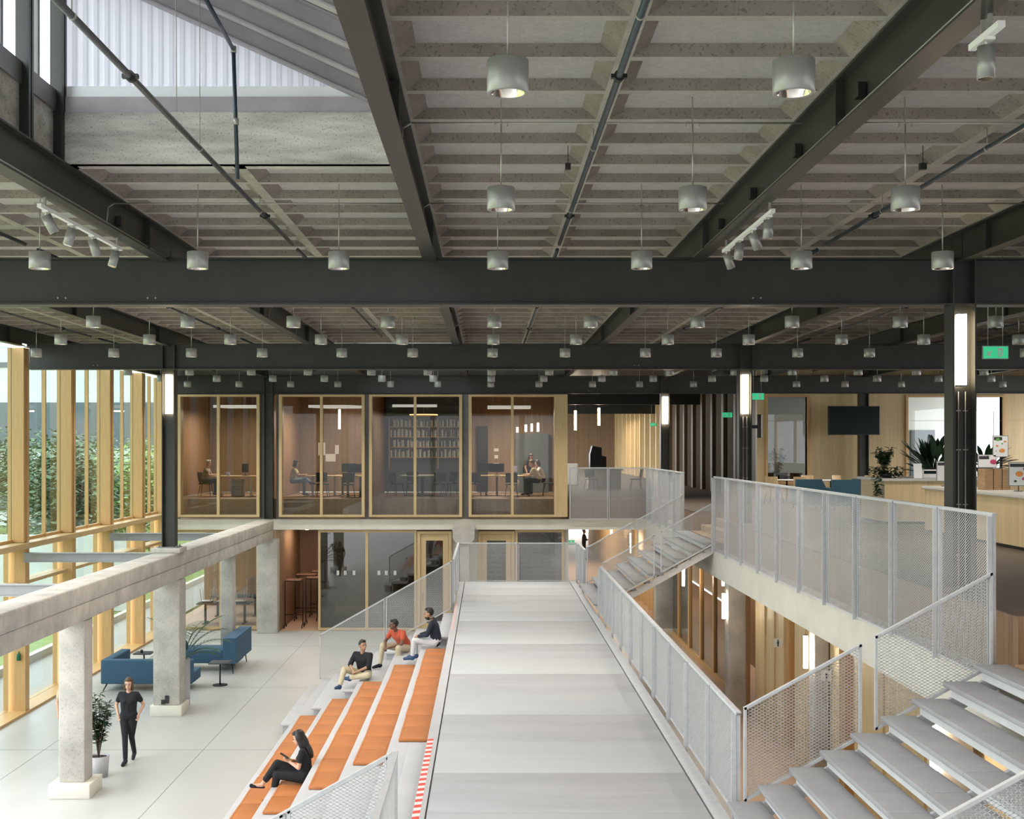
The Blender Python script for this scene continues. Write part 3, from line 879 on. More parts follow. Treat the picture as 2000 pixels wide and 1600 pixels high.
# ---- ground floor under the mezzanine: right-hand wall with pale panels, glazed doors
XW = 6.15
b = MB()
for (y0, y1) in ((13.0, 20.6), (21.5, 24.6), (25.5, 28.2)):
    b.box(XW, XW+0.1, y0, y1, 0.012, Z_SLABB)
for y in (14.1, 16.0, 17.2, 19.0, 22.4, 23.6, 26.2, 27.1):
    b.box(XW-0.04, XW, y, y+0.22, 0.012, Z_SLABB)
build(b, 'wall_lower_right', 'panel_pale_y', kind='structure')
for k, (y0, y1) in enumerate(((20.6, 21.5), (24.6, 25.5))):
    b = MB(); b.box(XW+0.35, XW+0.42, y0, y1, 0.012, Z_SLABB, 0); b.box(XW+0.1, XW+0.4, y1-0.03, y1, 0.012, Z_SLABB, 0); b.box(XW+0.1, XW+0.4, y0, y0+0.03, 0.012, Z_SLABB, 0)
    build(b, 'door_%d' % (6+k), 'timber_amber', kind='structure')
b = MB(); b.box(7.6, 7.7, 28.2, 41.9, 0.012, Z_SLABB); build(b, 'wall_rooms_inner', 'panel_brown_y', kind='structure')
for k in range(6):
    y0 = 29.4 + 2.05*k; y1 = y0+2.05
    t = thing('window_%d' % (41+k), (6.25, (y0+y1)/2, 0.012), None, None, kind='structure')
    b = MB(); b.box(6.15, 6.29, y0, y0+0.12, 0.012, Z_SLABB); b.box(6.15, 6.29, y1-0.12, y1, 0.012, Z_SLABB); b.box(6.15, 6.29, y0+0.12, y1-0.12, 0.012, 0.15); b.box(6.15, 6.29, y0+0.12, y1-0.12, 3.05, Z_SLABB)
    build(b, 'frame', 'timber_amber', t)
    b = MB(); b.box(6.20, 6.21, y0+0.12, y1-0.12, 0.15, 3.05); build(b, 'pane', 'pane_dark', t)
# corridor wall at ground level beyond
b = MB(); y = 42.4; k = 0; pts = []
while y < 76:
    pts.append((6.45 + (0.0 if k % 2 == 0 else -0.25), y)); y += (0.9 if k % 2 == 0 else 0.5); k += 1
for (xa, ya), (xb, yb) in zip(pts[:-1], pts[1:]):
    b.add([(xa, ya, 0.0), (xb, yb, 0.0), (xb, yb, 3.45), (xa, ya, 3.45)], [(0,1,2,3)])
build(b, 'wall_corridor_lower', 'panel_pale_y', kind='structure', norm=False)

conc_column(5.93, 41.3, 0.62, 0.5, Z_SLABB, 'concrete column under the slab behind the far stair', base=(0.72, 0.62, 0.2), z0=0.012)
conc_column(5.80, 28.75, 0.42, 0.42, Z_SLABB, 'concrete column under the mezzanine between glazed doors and pale panels', z0=0.012)
conc_column(6.0, 22.25, 0.26, 0.42, Z_SLABB, 'pinkish concrete pier between the two washroom doors', z0=0.012)
conc_column(5.80, 15.4, 0.42, 0.42, Z_SLABB, 'concrete column under the mezzanine behind the near stair', z0=0.012)
for i, (x, y, nm) in enumerate(((5.63, 35.3, 'by the glazed doors under the mezzanine'), (5.50, 28.6, 'on the concrete column under the mezzanine'), (5.75, 22.2, 'beside the washroom doors'), (5.5, 15.15, 'glimpsed between the near stair treads'))):
    column_lamp(x, y, 2.27, 2.90, 'short warm tube lamp ' + nm, 'short tube lamps on the lower level', m='lamp_warm', r=0.035, hang=3.18)
for i, (x, y, za, zb) in enumerate(((5.6, 55.5, 2.3, 3.0), (5.9, 50.5, 1.9, 2.75))):
    column_lamp(x, y, za, zb, ['slim warm tube lamp farther down the lower corridor', 'slim warm tube lamp at the near end of the lower corridor'][i], 'tube lamps of the lower corridor', m='lamp_warm', r=0.04, hang=3.46)
for i, (x, y, za, zb, nm) in enumerate(((4.9, 54.0, 7.2, 8.0, 'over the reception desk'), (3.9, 54.5, 7.0, 7.9, 'left of the reception desk'))):
    column_lamp(x, y, za, zb, 'warm hanging tube lamp ' + nm, 'tube lamps of the upper corridor', m='lamp_warm', r=0.05, hang=9.05)

# ================================================================ EXPANDED METAL, BALUSTRADES
def strands(b, poly, a=0.062, h=0.034, w=0.0030, d=0.0013, y=0.0):
    """diamond mesh of flat strips filling a convex polygon in the local xz plane"""
    n = len(poly)
    area = sum(poly[i][0]*poly[(i+1)%n][1]-poly[(i+1)%n][0]*poly[i][1] for i in range(n))
    if area < 0: poly = poly[::-1]
    def inside(u, v):
        for i in range(n):
            x0, z0 = poly[i]; x1, z1 = poly[(i+1)%n]
            if (x1-x0)*(v-z0)-(z1-z0)*(u-x0) < -1e-6: return False
        return True
    us = [p[0] for p in poly]; vs = [p[1] for p in poly]
    i0 = int(min(us)/(a/2))-1; i1 = int(max(us)/(a/2))+2
    j0 = int(min(vs)/(h/2))-1; j1 = int(max(vs)/(h/2))+2
    L = math.hypot(a/2, h/2)
    for j in range(j0, j1):
        for i in range(i0, i1):
            if (i+j) & 1: continue
            u, v = i*a/2, j*h/2
            ok0 = inside(u, v)
            for sgn in (1, -1):
                u2, v2 = u+a/2, v+sgn*h/2
                if not ok0 or not inside(u2, v2): continue
                nx, nz = -sgn*h/2/L*w, a/2/L*w
                o = len(b.v)
                b.v += [(u+nx, y-d, v+nz), (u+nx, y+d, v+nz), (u-nx, y+d, v-nz), (u-nx, y-d, v-nz),
                        (u2+nx, y-d, v2+nz), (u2+nx, y+d, v2+nz), (u2-nx, y+d, v2-nz), (u2-nx, y-d, v2-nz)]
                b.f += [(o, o+1, o+5, o+4), (o+1, o+2, o+6, o+5), (o+2, o+3, o+7, o+6), (o+3, o, o+4, o+7)]
                b.m += [0]*4; b.s += [False]*4

def balustrade(label, p0, p1, zb0, zt0, zb1, zt1, n, group, panels=None, post_ext=0.0, cap=True, fw=0.022, name='mesh_balustrade', gap=0.035, endposts=(True, True), coarse=1.0, depth=0.0013):
    p0 = Vector(p0); p1 = Vector(p1)
    L = (p1-p0).length; ang = math.atan2(p1.y-p0.y, p1.x-p0.x)
    t = thing(name, (p0.x, p0.y, min(zb0, zb1)), label, 'balustrade', group, rz=ang)
    zo = min(zb0, zb1)
    lb = lambda u: zb0 + (zb1-zb0)*u/L - zo
    lt = lambda u: zt0 + (zt1-zt0)*u/L - zo
    level = abs(zb0-zb1) < 1e-4 and abs(zt0-zt1) < 1e-4
    first = None
    for k in range(n):
        ua = L*k/n + gap; ub = L*(k+1)/n - gap
        if level and first is not None:
            pf = first.copy(); COL.objects.link(pf); pf.location = (L*k/n, 0, 0)
            for ch in first.children:
                c = ch.copy(); COL.objects.link(c); c.parent = pf
            continue
        b = MB()
        A = (ua, lb(ua)); Bq = (ub, lb(ub)); Cq = (ub, lt(ub)); D = (ua, lt(ua))
        for q0, q1 in ((A, Bq), (Bq, Cq), (Cq, D), (D, A)):
            dx, dz = q1[0]-q0[0], q1[1]-q0[1]; l = math.hypot(dx, dz)
            ex, ez = dx/l*fw/2, dz/l*fw/2
            b.beamline((q0[0]-ex, 0, q0[1]-ez), (q1[0]+ex, 0, q1[1]+ez), 0.045, fw, up=(0, 0, 1) if abs(dx) > abs(dz) else (1, 0, 0))
        pf = build(b, 'panel_frame', 'galvanised', t, local=True)
        m = MB(); strands(m, [A, Bq, Cq, D], 0.062*coarse, 0.034*coarse, 0.0031*coarse, depth)
        build(m, 'mesh_infill', 'mesh_metal', pf, local=True, norm=False)
        if level: first = pf
    if n > 1 or endposts[0] or endposts[1]:
        for k in range(n+1):
            if k == 0 and not endposts[0]: continue
            if k == n and not endposts[1]: continue
            u = min(max(L*k/n, 0.02), L-0.02)
            b = MB(); b.box(u-0.012, u+0.012, 0.026, 0.075, lb(u)-post_ext, lt(u)-0.01)
            build(b, 'post', 'galvanised', t, local=True)
    if cap:
        b = MB(); b.beamline((0, 0, lt(0)+0.018), (L, 0, lt(L)+0.018), 0.055, 0.014)
        build(b, 'handrail', 'galvanised', t, local=True)
    return t

G1 = 'mesh balustrades of the mezzanine'
balustrade('long galvanised mesh balustrade along the mezzanine edge, ten tall panels', (5.43, 13.15), (5.43, 29.4), 3.80, 5.56, 3.80, 5.56, 10, G1, post_ext=0.04)
balustrade('tall mesh balustrade on the mezzanine edge beyond the far stair', (5.43, 34.0), (5.43, 41.66), 3.80, 5.56, 3.80, 5.56, 5, G1, post_ext=0.04, endposts=(True, False))
balustrade('two panel mesh balustrade in front of the reception area', (2.78, 41.72), (5.43, 41.72), 3.84, 5.56, 3.84, 5.56, 2, G1, post_ext=0.02)
G2 = 'mesh balustrades of the deck'
balustrade('long mesh balustrade along the deck edge on the stair side', (2.70, 13.2), (2.70, 29.3), 2.32, 3.42, 2.32, 3.42, 10, G2, post_ext=0.2, fw=0.03, depth=0.0040)
balustrade('short mesh balustrade at the far corner of the deck beyond the far stair', (2.70, 34.0), (2.70, 36.4), 2.32, 3.42, 2.32, 3.42, 2, G2, post_ext=0.2)
balustrade('two panel mesh balustrade closing the far end of the deck', (-0.86, 36.42), (2.66, 36.42), 2.32, 3.42, 2.32, 3.42, 2, G2, post_ext=0.2)
balustrade('mesh balustrade at the far left corner of the deck above the tiers', (-0.86, 31.05), (-0.86, 36.4), 2.32, 3.42, 2.32, 3.42, 3, G2, post_ext=0.2)
balustrade('mesh balustrade on the deck edge beside the tape, at the viewer end', (-0.86, 8.0), (-0.86, 11.5), 2.32, 3.42, 2.32, 3.42, 2, G2, post_ext=0.33, fw=0.03)
G3 = 'sloping mesh balustrades'
balustrade('sloping two panel mesh balustrade behind the three seated men', (-4.25, 31.0), (-0.90, 31.0), 0.42, 1.52, 2.22, 3.39, 2, G3, post_ext=0.0)
balustrade('sloping mesh balustrade beside the orange seats at the viewer end', (-2.9, 11.55), (-0.90, 11.55), 1.22, 2.30, 2.30, 3.40, 2, G3, fw=0.03)

def stair(label, y0, y1, label_pre):
    t = thing('stair', (4.0, (y0+y1)/2, Z_DECK), label, 'stair', 'open stairs')
    ym = (y0+y1)/2
    for i in range(9):
        x = 2.55+0.3275*i; z = 2.52+0.1825*i
        b = MB()
        b.rbox(x, x+0.37, y0+0.02, ym-0.004, z-0.05, z, 0.006); b.rbox(x, x+0.37, ym+0.004, y1-0.02, z-0.05, z, 0.006)
        tr = build(b, 'tread', 'tread_concrete', t)
        b = MB(); b.box(x+0.06, x+0.085, y0+0.1, y1-0.1, z-0.15, z-0.051); b.box(x+0.085, x+0.30, y0+0.1, y1-0.1, z-0.062, z-0.051); b.box(x+0.275, x+0.30, y0+0.1, y1-0.1, z-0.11, z-0.062)
        build(b, 'bearer', 'white_steel', tr)
    sl = 0.1825/0.3275
    for yy in (y0+0.06, ym, y1-0.06):
        b = MB()
        xa, xb = 2.72, 5.42
        za = 2.30+ (xa-2.55)*sl - 0.02; zb = 2.30+(xb-2.55)*sl - 0.02
        b.beamline((xa, yy, za-0.06), (xb, yy, zb-0.06), 0.05, 0.16)
        build(b, 'stringer', 'galvanised', t)
    return t
stair('near open stair of nine grey concrete treads climbing from the deck to the mezzanine', 8.55, 13.1, 'near')
stair('far open stair of grey concrete treads climbing to the mezzanine', 29.45, 33.95, 'far')
def stair_rails(y, nm, zoff=0.0):
    sl = 1.49/2.73
    zt = lambda x: 3.47+(x-2.70)*sl
    for (xa, xb, k) in ((2.72, 4.02, 'lower'), (4.12, 5.42, 'upper')):
        balustrade(f'{k} panel of the sloping mesh balustrade {nm}', (xa, y), (xb, y), zt(xa)-0.98, zt(xa), zt(xb)-0.98, zt(xb), 1, G3, cap=False, fw=0.028, endposts=(False, False), coarse=1.0)
stair_rails(13.14, 'on the far side of the near stair')
stair_rails(8.52, 'on the viewer side of the near stair')
stair_rails(29.40, 'on the viewer side of the far stair')
stair_rails(33.98, 'on the far side of the far stair')

# ================================================================ DECK AND TIERS
t = thing('deck', (0.96, 22, 0), 'long pale concrete slab deck running away down the middle of the hall', 'deck')
ys = [36.37 - 1.64*k for k in range(19)]
DM = ['deck_concrete', 'deck_concrete', 'deck_concrete_dark', 'deck_concrete', 'deck_concrete', 'deck_concrete_dark', 'deck_concrete_light', 'deck_concrete_dark', 'deck_concrete_light', 'deck_concrete_dark', 'deck_concrete', 'deck_concrete_dark', 'deck_concrete_light', 'deck_concrete_dark', 'deck_concrete', 'deck_concrete', 'deck_concrete', 'deck_concrete']
for k in range(18):
    b = MB(); b.rbox(-0.66, 2.42, ys[k+1]+0.006, ys[k]-0.006, 2.22, 2.30, 0.006)
    build(b, 'slab', DM[k], t)
b = MB(); b.box(-0.70, 2.60, 6.9, 36.37, 2.05, 2.215); build(b, 'frame', 'galvanised', t)
b = MB(); b.box(2.44, 2.61, 6.9, 36.37, 2.216, 2.302); build(b, 'edge_strip', 'galvanised', t)
b = MB(); b.box(-0.82, -0.68, 6.9, 36.37, 2.216, 2.302); build(b, 'edge_strip', 'bench_concrete', t)
b = MB()
for y in (9, 15.6, 22.2, 28.8, 35.6):
    for x in (-0.5, 2.4): b.box(x-0.08, x+0.08, y-0.08, y+0.08, 0, 2.05)
build(b, 'support_leg', 'galvanised', t)

FX = [-4.15 + 0.675*k for k in range(5)]          # tier fronts
TZ = [0.46, 0.82, 1.19, 1.55, 1.90]
for k in range(5):
    x0 = FX[k]; x1 = FX[k]+0.675 if k < 4 else -0.80
    b = MB(); b.rbox(x0, x1+0.02 if k < 4 else x1, 7.0, 30.95, TZ[k]-0.10, TZ[k], 0.012)
    o = build(b, 'seating_tier', 'bench_concrete', label=f'long pale concrete seating tier, {ORD[k]} step up from the hall floor', cat='tier', group='concrete seating tiers')
    b = MB(); b.box(x0+0.03, x0+0.06, 7.0, 30.9, 0 if k == 0 else TZ[k-1]+0.0, TZ[k]-0.10); build(b, 'riser', 'galvanised', o)
# half steps of the gangway at both ends
for (ya, yb, nm) in ((26.6, 30.9, 'far'), (11.7, 17.3, 'near')):
    for k in range(5):
        ya_ = ya
        if nm == 'far' and k >= 3: ya_ = 29.4
        b = MB(); b.rbox(FX[k]-0.34, FX[k]+0.0, ya_, yb, TZ[k]-0.23, TZ[k]-0.17, 0.02)
        b.box(FX[k]-0.30, FX[k]-0.05, ya_+0.1, yb-0.1, (TZ[k-1] if k else 0), TZ[k]-0.23)
        build(b, 'gangway_step', 'bench_concrete', label=f'grey half step in the {nm} gangway of the seating, {ORD[k]} from the floor', cat='step', group=f'half steps of the {nm} gangway')
b = MB(); b.rbox(-1.10, -0.82, 11.7, 17.35, 2.06, 2.11, 0.01); b.box(-1.08, -0.84, 11.8, 17.2, 1.9, 2.06)
build(b, 'gangway_step', 'bench_concrete', label='grey half step just below the deck edge beside the red and white tape', cat='step', group='half steps of the near gangway')
b = MB(); b.rbox(-1.10, -0.82, 27.0, 30.9, 2.06, 2.11, 0.01); b.box(-1.08, -0.84, 27.1, 30.8, 1.9, 2.06)
build(b, 'gangway_step', 'bench_concrete', label='grey half step just below the deck edge behind the man in navy', cat='step', group='half steps of the far gangway')

# orange leather cushions, each 1.64 m with two sewn fields
def cushion(x0, y1, z, ln, label, rot=0.0):
    wd = 0.46
    t = thing('seat_cushion', (x0+wd/2, y1-ln/2, z), label, 'cushion', 'orange leather seat cushions')
    b = MB()
    h = 0.052
    for (ya, yb) in ((y1-ln/2+0.004, y1-0.008), (y1-ln+0.008, y1-ln/2-0.004)):
        b.rbox(x0, x0+wd, ya, yb, z+0.001, z+h, 0.016, 0, 3)
    o = build(b, 'cushion_pad', 'leather_orange', t)
    b = MB()
    b.box(x0+0.035, x0+0.040, y1-ln+0.03, y1-0.03, z+h-0.001, z+h+0.002); b.box(x0+wd-0.040, x0+wd-0.035, y1-ln+0.03, y1-0.03, z+h-0.001, z+h+0.002)
    b.box(x0+0.02, x0+wd-0.02, y1-ln/2-0.004, y1-ln/2+0.004, z+h-0.012, z+h-0.004)
    build(b, 'seam', 'leather_seam', t)
    t.rotation_euler = (0, 0, rot)
    return t
rowname = ['lowest', 'second lowest', 'middle', 'second highest', 'highest']
for k in range(5):
    y1 = 26.45; j = 0
    end = 17.3
    while y1-1.6 > end - 0.35:
        ln = 1.62
        cushion(FX[k]+0.125, y1, TZ[k], ln, f'orange leather cushion on the {rowname[k]} tier, {ORD[j]} from the far end', rot=(0.012 if (k+j) % 3 == 0 else -0.008 if (k+j) % 3 == 1 else 0))
        y1 -= 1.64; j += 1

# hazard tape on the deck edge
b = MB()
y = 11.6
i = 0
while y < 16.75:
    b.add([(-0.815, y, 2.3035), (-0.735, y+0.03, 2.3035), (-0.735, y+0.14, 2.3035), (-0.815, y+0.11, 2.3035)], [(0,1,2,3)], i % 2)
    y += 0.11; i += 1
build(b, 'hazard_tape', ['tape_red', 'tape_white'], label='red and white striped hazard tape along the deck edge', cat='tape', norm=False)
b = MB(); b.box(-0.80, -0.75, 26.8, 31.4, 2.3025, 2.3035)
build(b, 'hazard_tape', 'tape_faded', label='faded pink strip of tape at the far end of the deck edge', cat='tape')

# ================================================================ CEILING FITTINGS
PX = [-9.6, -7.95, -6.3, -4.79, -3.1, -1.59, 0.11, 1.65, 3.36, 4.87, 6.6, 8.13, 9.9, 11.45, 13.25, 14.8, 16.5]
ROWS = [(6.62, 'in the row nearest the viewer'), (9.88, 'in the second row from the viewer'), (13.15, 'in the row just before the near crossbeam'),
        (19.65, 'in the first row behind the near crossbeam'), (22.9, 'in the second row behind the near crossbeam'), (26.15, 'in the row just before the middle crossbeam'),
        (32.8, 'in the first row behind the middle crossbeam'), (36.1, 'in the second row behind the middle crossbeam'), (39.35, 'in the row just before the farthest crossbeam')]
DOWN_W = 90
def pendant(x, y, label, group):
    zb = EYE+1.90; zt = zb+0.18
    t = thing('pendant_light', (x, y, zb), label, 'pendant light', group)
    R = 0.113
    b = MB(); b.lathe((x, y, zb), [(R-0.022, 0.004), (R-0.018, 0.0), (R-0.003, 0.0), (R, 0.003), (R, 0.176), (R-0.004, 0.18), (0.0, 0.18)], 32)
    build(b, 'housing', 'pendant_grey', t)
    b = MB(); b.lathe((x, y, zb), [(R-0.022, 0.004), (R-0.034, 0.03), (R-0.052, 0.055), (0.036, 0.075), (0.0, 0.08)], 24)
    build(b, 'reflector', 'reflector_metal', t)
    b = MB(); b.ell((x, y, zb+0.05), (0.024, 0.024, 0.02), 12, 8); build(b, 'bulb', 'lamp_bulb', t)
    b = MB(); b.cyl((x, y, zt), (x, y, 8.90), 0.006, n=6); b.cyl((x, y, zt), (x, y, zt+0.02), 0.012, 0.006, 8)
    build(b, 'cable', 'conduit_metal', t)
    b = MB(); b.box(x-0.055, x+0.055, y-0.006, y+0.006, 8.895, 8.91); b.box(x-0.055, x-0.047, y-0.006, y+0.006, 8.87, 8.90); b.box(x+0.047, x+0.055, y-0.006, y+0.006, 8.87, 8.90); b.box(x-0.005, x+0.005, y+0.008, y+0.016, 8.89, 9.112)
    build(b, 'hanger', 'conduit_metal', t)
    ld = bpy.data.lights.new('downlight', 'SPOT'); ld.energy = DOWN_W; ld.color = (1.0, 0.93, 0.84); ld.spot_size = 2.3; ld.spot_blend = 0.9; ld.shadow_soft_size = 0.07
    lo = bpy.data.objects.new('downlight', ld); COL.objects.link(lo); lo.parent = t; lo.location = (0, 0, 0.0)
    return t
proto = None
for (y, nm) in ROWS:
    k = 0
    for x in PX:
        u = 952+FP*x/y; 
        if u < -30 or u > 2035: continue
        if y < 12 and x < -0.7 and x > -4.1: continue
        if y < 7 and x > 3: continue
        lab = f'grey cylindrical pendant light, {ORD[k]} from left, {nm}'
        gr = 'pendant lights'
        if proto is None: proto = pendant(x, y, lab, gr); P0 = proto
        else: copy_tree(proto, loc=(x, y, EYE+1.90), label=lab)
        k += 1
# thin cable pipes crossing under the ribs along the pendant rows
for (y, nm) in ROWS[1:]:
    b = MB()
    xs = BX[2] if y > 12.5 else BX[3]
    for xa, xb in zip(BX[:-1], BX[1:]):
        if xb <= xs+0.1: continue
        u = 952+FP*xa/y
        if u > 2100: continue
        b.tube([(xa+0.03, y, 8.66), (xa+0.05, y, 8.86), (xa+0.12, y, 8.90), (xb-0.12, y, 8.90)], 0.008, 6)
    if len(b.v): build(b, 'cable_pipe', 'conduit_metal', label='thin cable pipe across the ceiling ' + nm.replace('in the row', 'on the pendant row').replace('in the first row', 'on the first pendant row').replace('in the second row', 'on the second pendant row'), cat='pipe', group='thin cable pipes across the ceiling')
# wiring along the joists: two thin pipes in the web, black boxes
for (i, side, ya, yb, nm) in ((5-1, -1, 3, 15.5, 'of the near joist right of the viewer'), (2, 1, 7, 15.5, 'of the near joist beside the rooflight')):
    x = BX[i]
    for dz, q in ((0.035, 'lower'), (0.065, 'upper')):
        b = MB(); b.cyl((x+side*0.05, ya, Z_SB0+dz), (x+side*0.05, yb, Z_SB0+dz), 0.011, n=8)
        build(b, 'cable_pipe', 'conduit_metal', label=f'{q} pale cable pipe along the flange {nm}', cat='pipe', group='cable pipes along the joists')
for (i, side, y, nm) in ((4, -1, 8.6, 'first on the near joist right of the viewer'), (4, -1, 10.35, 'second on the near joist right of the viewer'), (4, -1, 12.1, 'third on the near joist right of the viewer'), (4, -1, 13.75, 'fourth on the near joist right of the viewer'), (2, 1, 13.6, 'on the near joist beside the rooflight')):
    x = BX[i]
    b = MB(); b.box(x+side*0.015, x+side*0.07, y-0.05, y+0.05, Z_SB0+0.12, Z_SB0+0.22)
    build(b, 'junction_box', 'black_plastic', label='small black junction box, ' + nm, cat='junction box', group='black junction boxes')

# sprinkler pipes
def coupling(b, x, y, z, r):
    b.cyl((x, y-0.03, z), (x, y+0.03, z), r*1.55, n=12)
    b.box(x-r*2.3, x-r*1.3, y-0.02, y+0.02, z-0.014, z+0.014); b.box(x+r*1.3, x+r*2.3, y-0.02, y+0.02, z-0.014, z+0.014)
for i in range(len(BX)-1):
    xm = (BX[i]+BX[i+1])/2
    for (ya, yb, nm) in ((2.0, 15.55, 'near bay'), (16.0, 28.6, 'middle bay'), (29.2, 41.7, 'far bay')):
        if nm == 'near bay' and i in (0, 1) and i == 0: continue
        if nm == 'near bay' and i > 6: continue
        if i == 2 and nm == 'far bay': continue
        z = 8.86; r = 0.024
        xx = xm - 0.05
        if i == 2 and nm == 'near bay': z = 8.86
        t = thing('sprinkler_pipe', (xx, ya, z), f'long sprinkler pipe lengthways under the {nm}, {ORD[i]} from the glazed wall', 'pipe', f'sprinkler pipes of the {nm}')
        b = MB(); b.cyl((xx, ya, z), (xx, yb, z), r, n=12)
        build(b, 'tube', 'pipe_grey' if (i == 2) else 'pipe_blue', t)
        for y in (ya+6.5, yb-1.9):
            b = MB(); coupling(b, xx, y, z, r); build(b, 'coupling', 'black_metal', t)
        for y in (ya+5.3, yb-5.0, yb-2.2):
            if i == 2 and nm == 'near bay' and y < 12: zt = 10.2
            else: zt = 9.03
            b = MB(); b.cyl((xx, y, z+r), (xx, y, zt), 0.004, n=6); b.cyl((xx, y-0.012, z), (xx, y+0.012, z), r*1.15, n=12)
            build(b, 'hanger', 'conduit_metal', t)
# bent branch pipe dropping from the rooflight
b = MB()
pts = [Vector((-2.15, 7.2, 9.55)), Vector((-2.42, 9.6, 9.46)), px(457, 98, 11.5), px(463, 348, 11.5)]
pts = [px(392, -20, 9.8), px(456, 97, 11.4), px(464, 350, 11.4)]
b.tube(pts, 0.019, 10)
o = build(b, 'branch_pipe', 'pipe_blue', label='bent blue-grey pipe dropping vertically in front of the rough concrete upstand', cat='pipe')
b = MB()
for q in (pts[1], px(461, 238, 11.4)): b.cyl(q+Vector((0, 0, -0.03)), q+Vector((0, 0, 0.03)), 0.027, n=10)
build(b, 'coupling', 'conduit_metal', o)
b = MB(); b.cyl(px(343, -40, 9.5), px(345, 218, 9.5), 0.004, n=6)
build(b, 'hanging_rod', 'conduit_metal', label='thin steel rod hanging from the rooflight down to the slanting pipe', cat='rod')

# spotlights on tracks
def spot_track(x, ys, label, tilt, z=None, k=1.0):
    z = Z_SB0 if z is None else z
    ya, yb = min(ys)-0.2, max(ys)+0.2
    t = thing('spotlight_track', (x, (ya+yb)/2, z-0.10), label, 'track light', 'spotlight tracks')
    b = MB(); b.box(x-0.02, x+0.02, ya, yb, z-0.10, z-0.065); build(b, 'track', 'white_paint', t)
    for y in (ya+0.15, yb-0.15):
        b = MB(); b.box(x-0.01, x+0.01, y-0.01, y+0.01, z-0.065, z+0.022)
        build(b, 'bracket', 'conduit_metal', t)
    for y, (rx, ry) in zip(ys, tilt):
        M = Euler((rx, ry, 0)).to_matrix()
        c = Vector((x, y, z-0.16))
        b = MB()
        a = c + M @ Vector((0, 0, 0.02)); e = c + M @ Vector((0, 0, -0.155))
        b.cyl(a, e, 0.048, n=18, caps=True)
        s_ = build(b, 'spotlight', 'pendant_grey', t)
        b = MB(); b.cyl(e, e + M @ Vector((0, 0, -0.002)), 0.040, n=18); build(b, 'lens', 'reflector_metal', s_)
        b = MB(); b.cyl((x, y, z-0.10), a, 0.008, n=6); b.box(x-0.03, x+0.03, y-0.05, y+0.05, z-0.115, z-0.10); build(b, 'stem', 'white_paint', s_)
    return t
spot_track(-4.16, [11.6, 12.3, 12.95, 13.75], 'white track with four grey spotlights beside the left joist', [(0.2, -0.45), (-0.1, 0.25), (0.2, -0.25), (-0.2, 0.22)])
spot_track(2.71, [11.85, 12.55, 13.2, 13.9], 'white track with four grey spotlights under the joist right of the viewer', [(0, 0.05), (0.3, -0.45), (0, 0.12), (0.3, -0.4)])
spot_track(2.72, [6.7], 'short track with one spotlight nearest the viewer', [(0, 0.02)])
b = MB(); b.box(0.72, 0.77, 11.35, 11.40, 8.86, 8.92); b.box(0.743, 0.749, 11.37, 11.376, 8.92, 9.112)
build(b, 'sensor_box', 'black_plastic', label='small black sensor box on the ceiling rib left of the blue pipe', cat='sensor')
b = MB(); b.box(4.0, 4.06, 11.35, 11.40, 8.86, 8.92); b.box(4.027, 4.033, 11.37, 11.376, 8.92, 9.112)
build(b, 'sensor_box', 'black_plastic', label='small black sensor box on the ceiling right of the wired joist', cat='sensor')

# exit signs
def exit_sign(x, y, z, w, label, arrow=True, host=9.112):
    h = w*0.48
    t = thing('exit_sign', (x, y, z-h/2), label, 'exit sign', 'green exit signs')
    b = MB(); b.box(x-w/2-0.01, x+w/2+0.01, y, y+0.02, z-h/2-0.01, z+h/2+0.01); build(b, 'frame', 'pendant_grey', t)
    b = MB(); b.box(x-w/2, x+w/2, y-0.006, y, z-h/2, z+h/2); build(b, 'panel', 'sign_green', t)
    b = MB()
    s = h/2
    def pol(pts, mi=0):
        b.add([(x+p[0]*s, y-0.008, z+p[1]*s) for p in pts], [tuple(range(len(pts)))], mi)
    if arrow:
        pol([(-1.45,-0.6),(-0.75,-0.6),(-0.9,-0.4),(-1.1,-0.4),(-0.6,0.15),(-0.78,0.33),(-1.28,-0.2),(-1.28,0.05),(-1.45,0.2)])
    if arrow: build(b, 'arrow', ['paper_white', 'sign_green'], t, norm=False); b = MB()
    pol([(0.35,-0.72),(1.15,-0.72),(1.15,0.72),(0.35,0.72)])
    b.add([(x+p[0]*s, y-0.010, z+p[1]*s) for p in [(0.66,0.30),(0.80,0.30),(0.80,0.46),(0.66,0.46)]], [(0,1,2,3)], 1)
    b.add([(x+p[0]*s, y-0.010, z+p[1]*s) for p in [(0.62,-0.15),(0.78,-0.15),(0.86,0.26),(0.70,0.28)]], [(0,1,2,3)], 1)
    b.add([(x+p[0]*s, y-0.010, z+p[1]*s) for p in [(0.45,-0.02),(0.50,0.12),(0.92,0.24),(0.90,0.12)]], [(0,1,2,3)], 1)
    b.add([(x+p[0]*s, y-0.010, z+p[1]*s) for p in [(0.62,-0.15),(0.74,-0.18),(0.95,-0.40),(1.10,-0.64),(0.98,-0.68),(0.84,-0.46)]], [(0,1,2,3,4,5)], 1)
    b.add([(x+p[0]*s, y-0.010, z+p[1]*s) for p in [(0.60,-0.12),(0.74,-0.14),(0.62,-0.42),(0.42,-0.62),(0.38,-0.52),(0.52,-0.36)]], [(0,1,2,3,4,5)], 1)
    build(b, 'pictogram', ['paper_white', 'sign_green'], t, norm=False)
    if host:
        b = MB(); b.cyl((x-w*0.3, y+0.01, z+h/2), (x-w*0.3, y+0.01, host), 0.004, n=6); b.cyl((x+w*0.3, y+0.01, z+h/2), (x+w*0.3, y+0.01, host), 0.004, n=6)
        build(b, 'suspension_wire', 'conduit_metal', t)
    return t
exit_sign(7.03, 17.0, EYE+1.30, 0.34, 'green exit sign with arrow and running figure beside the nearest tall column')
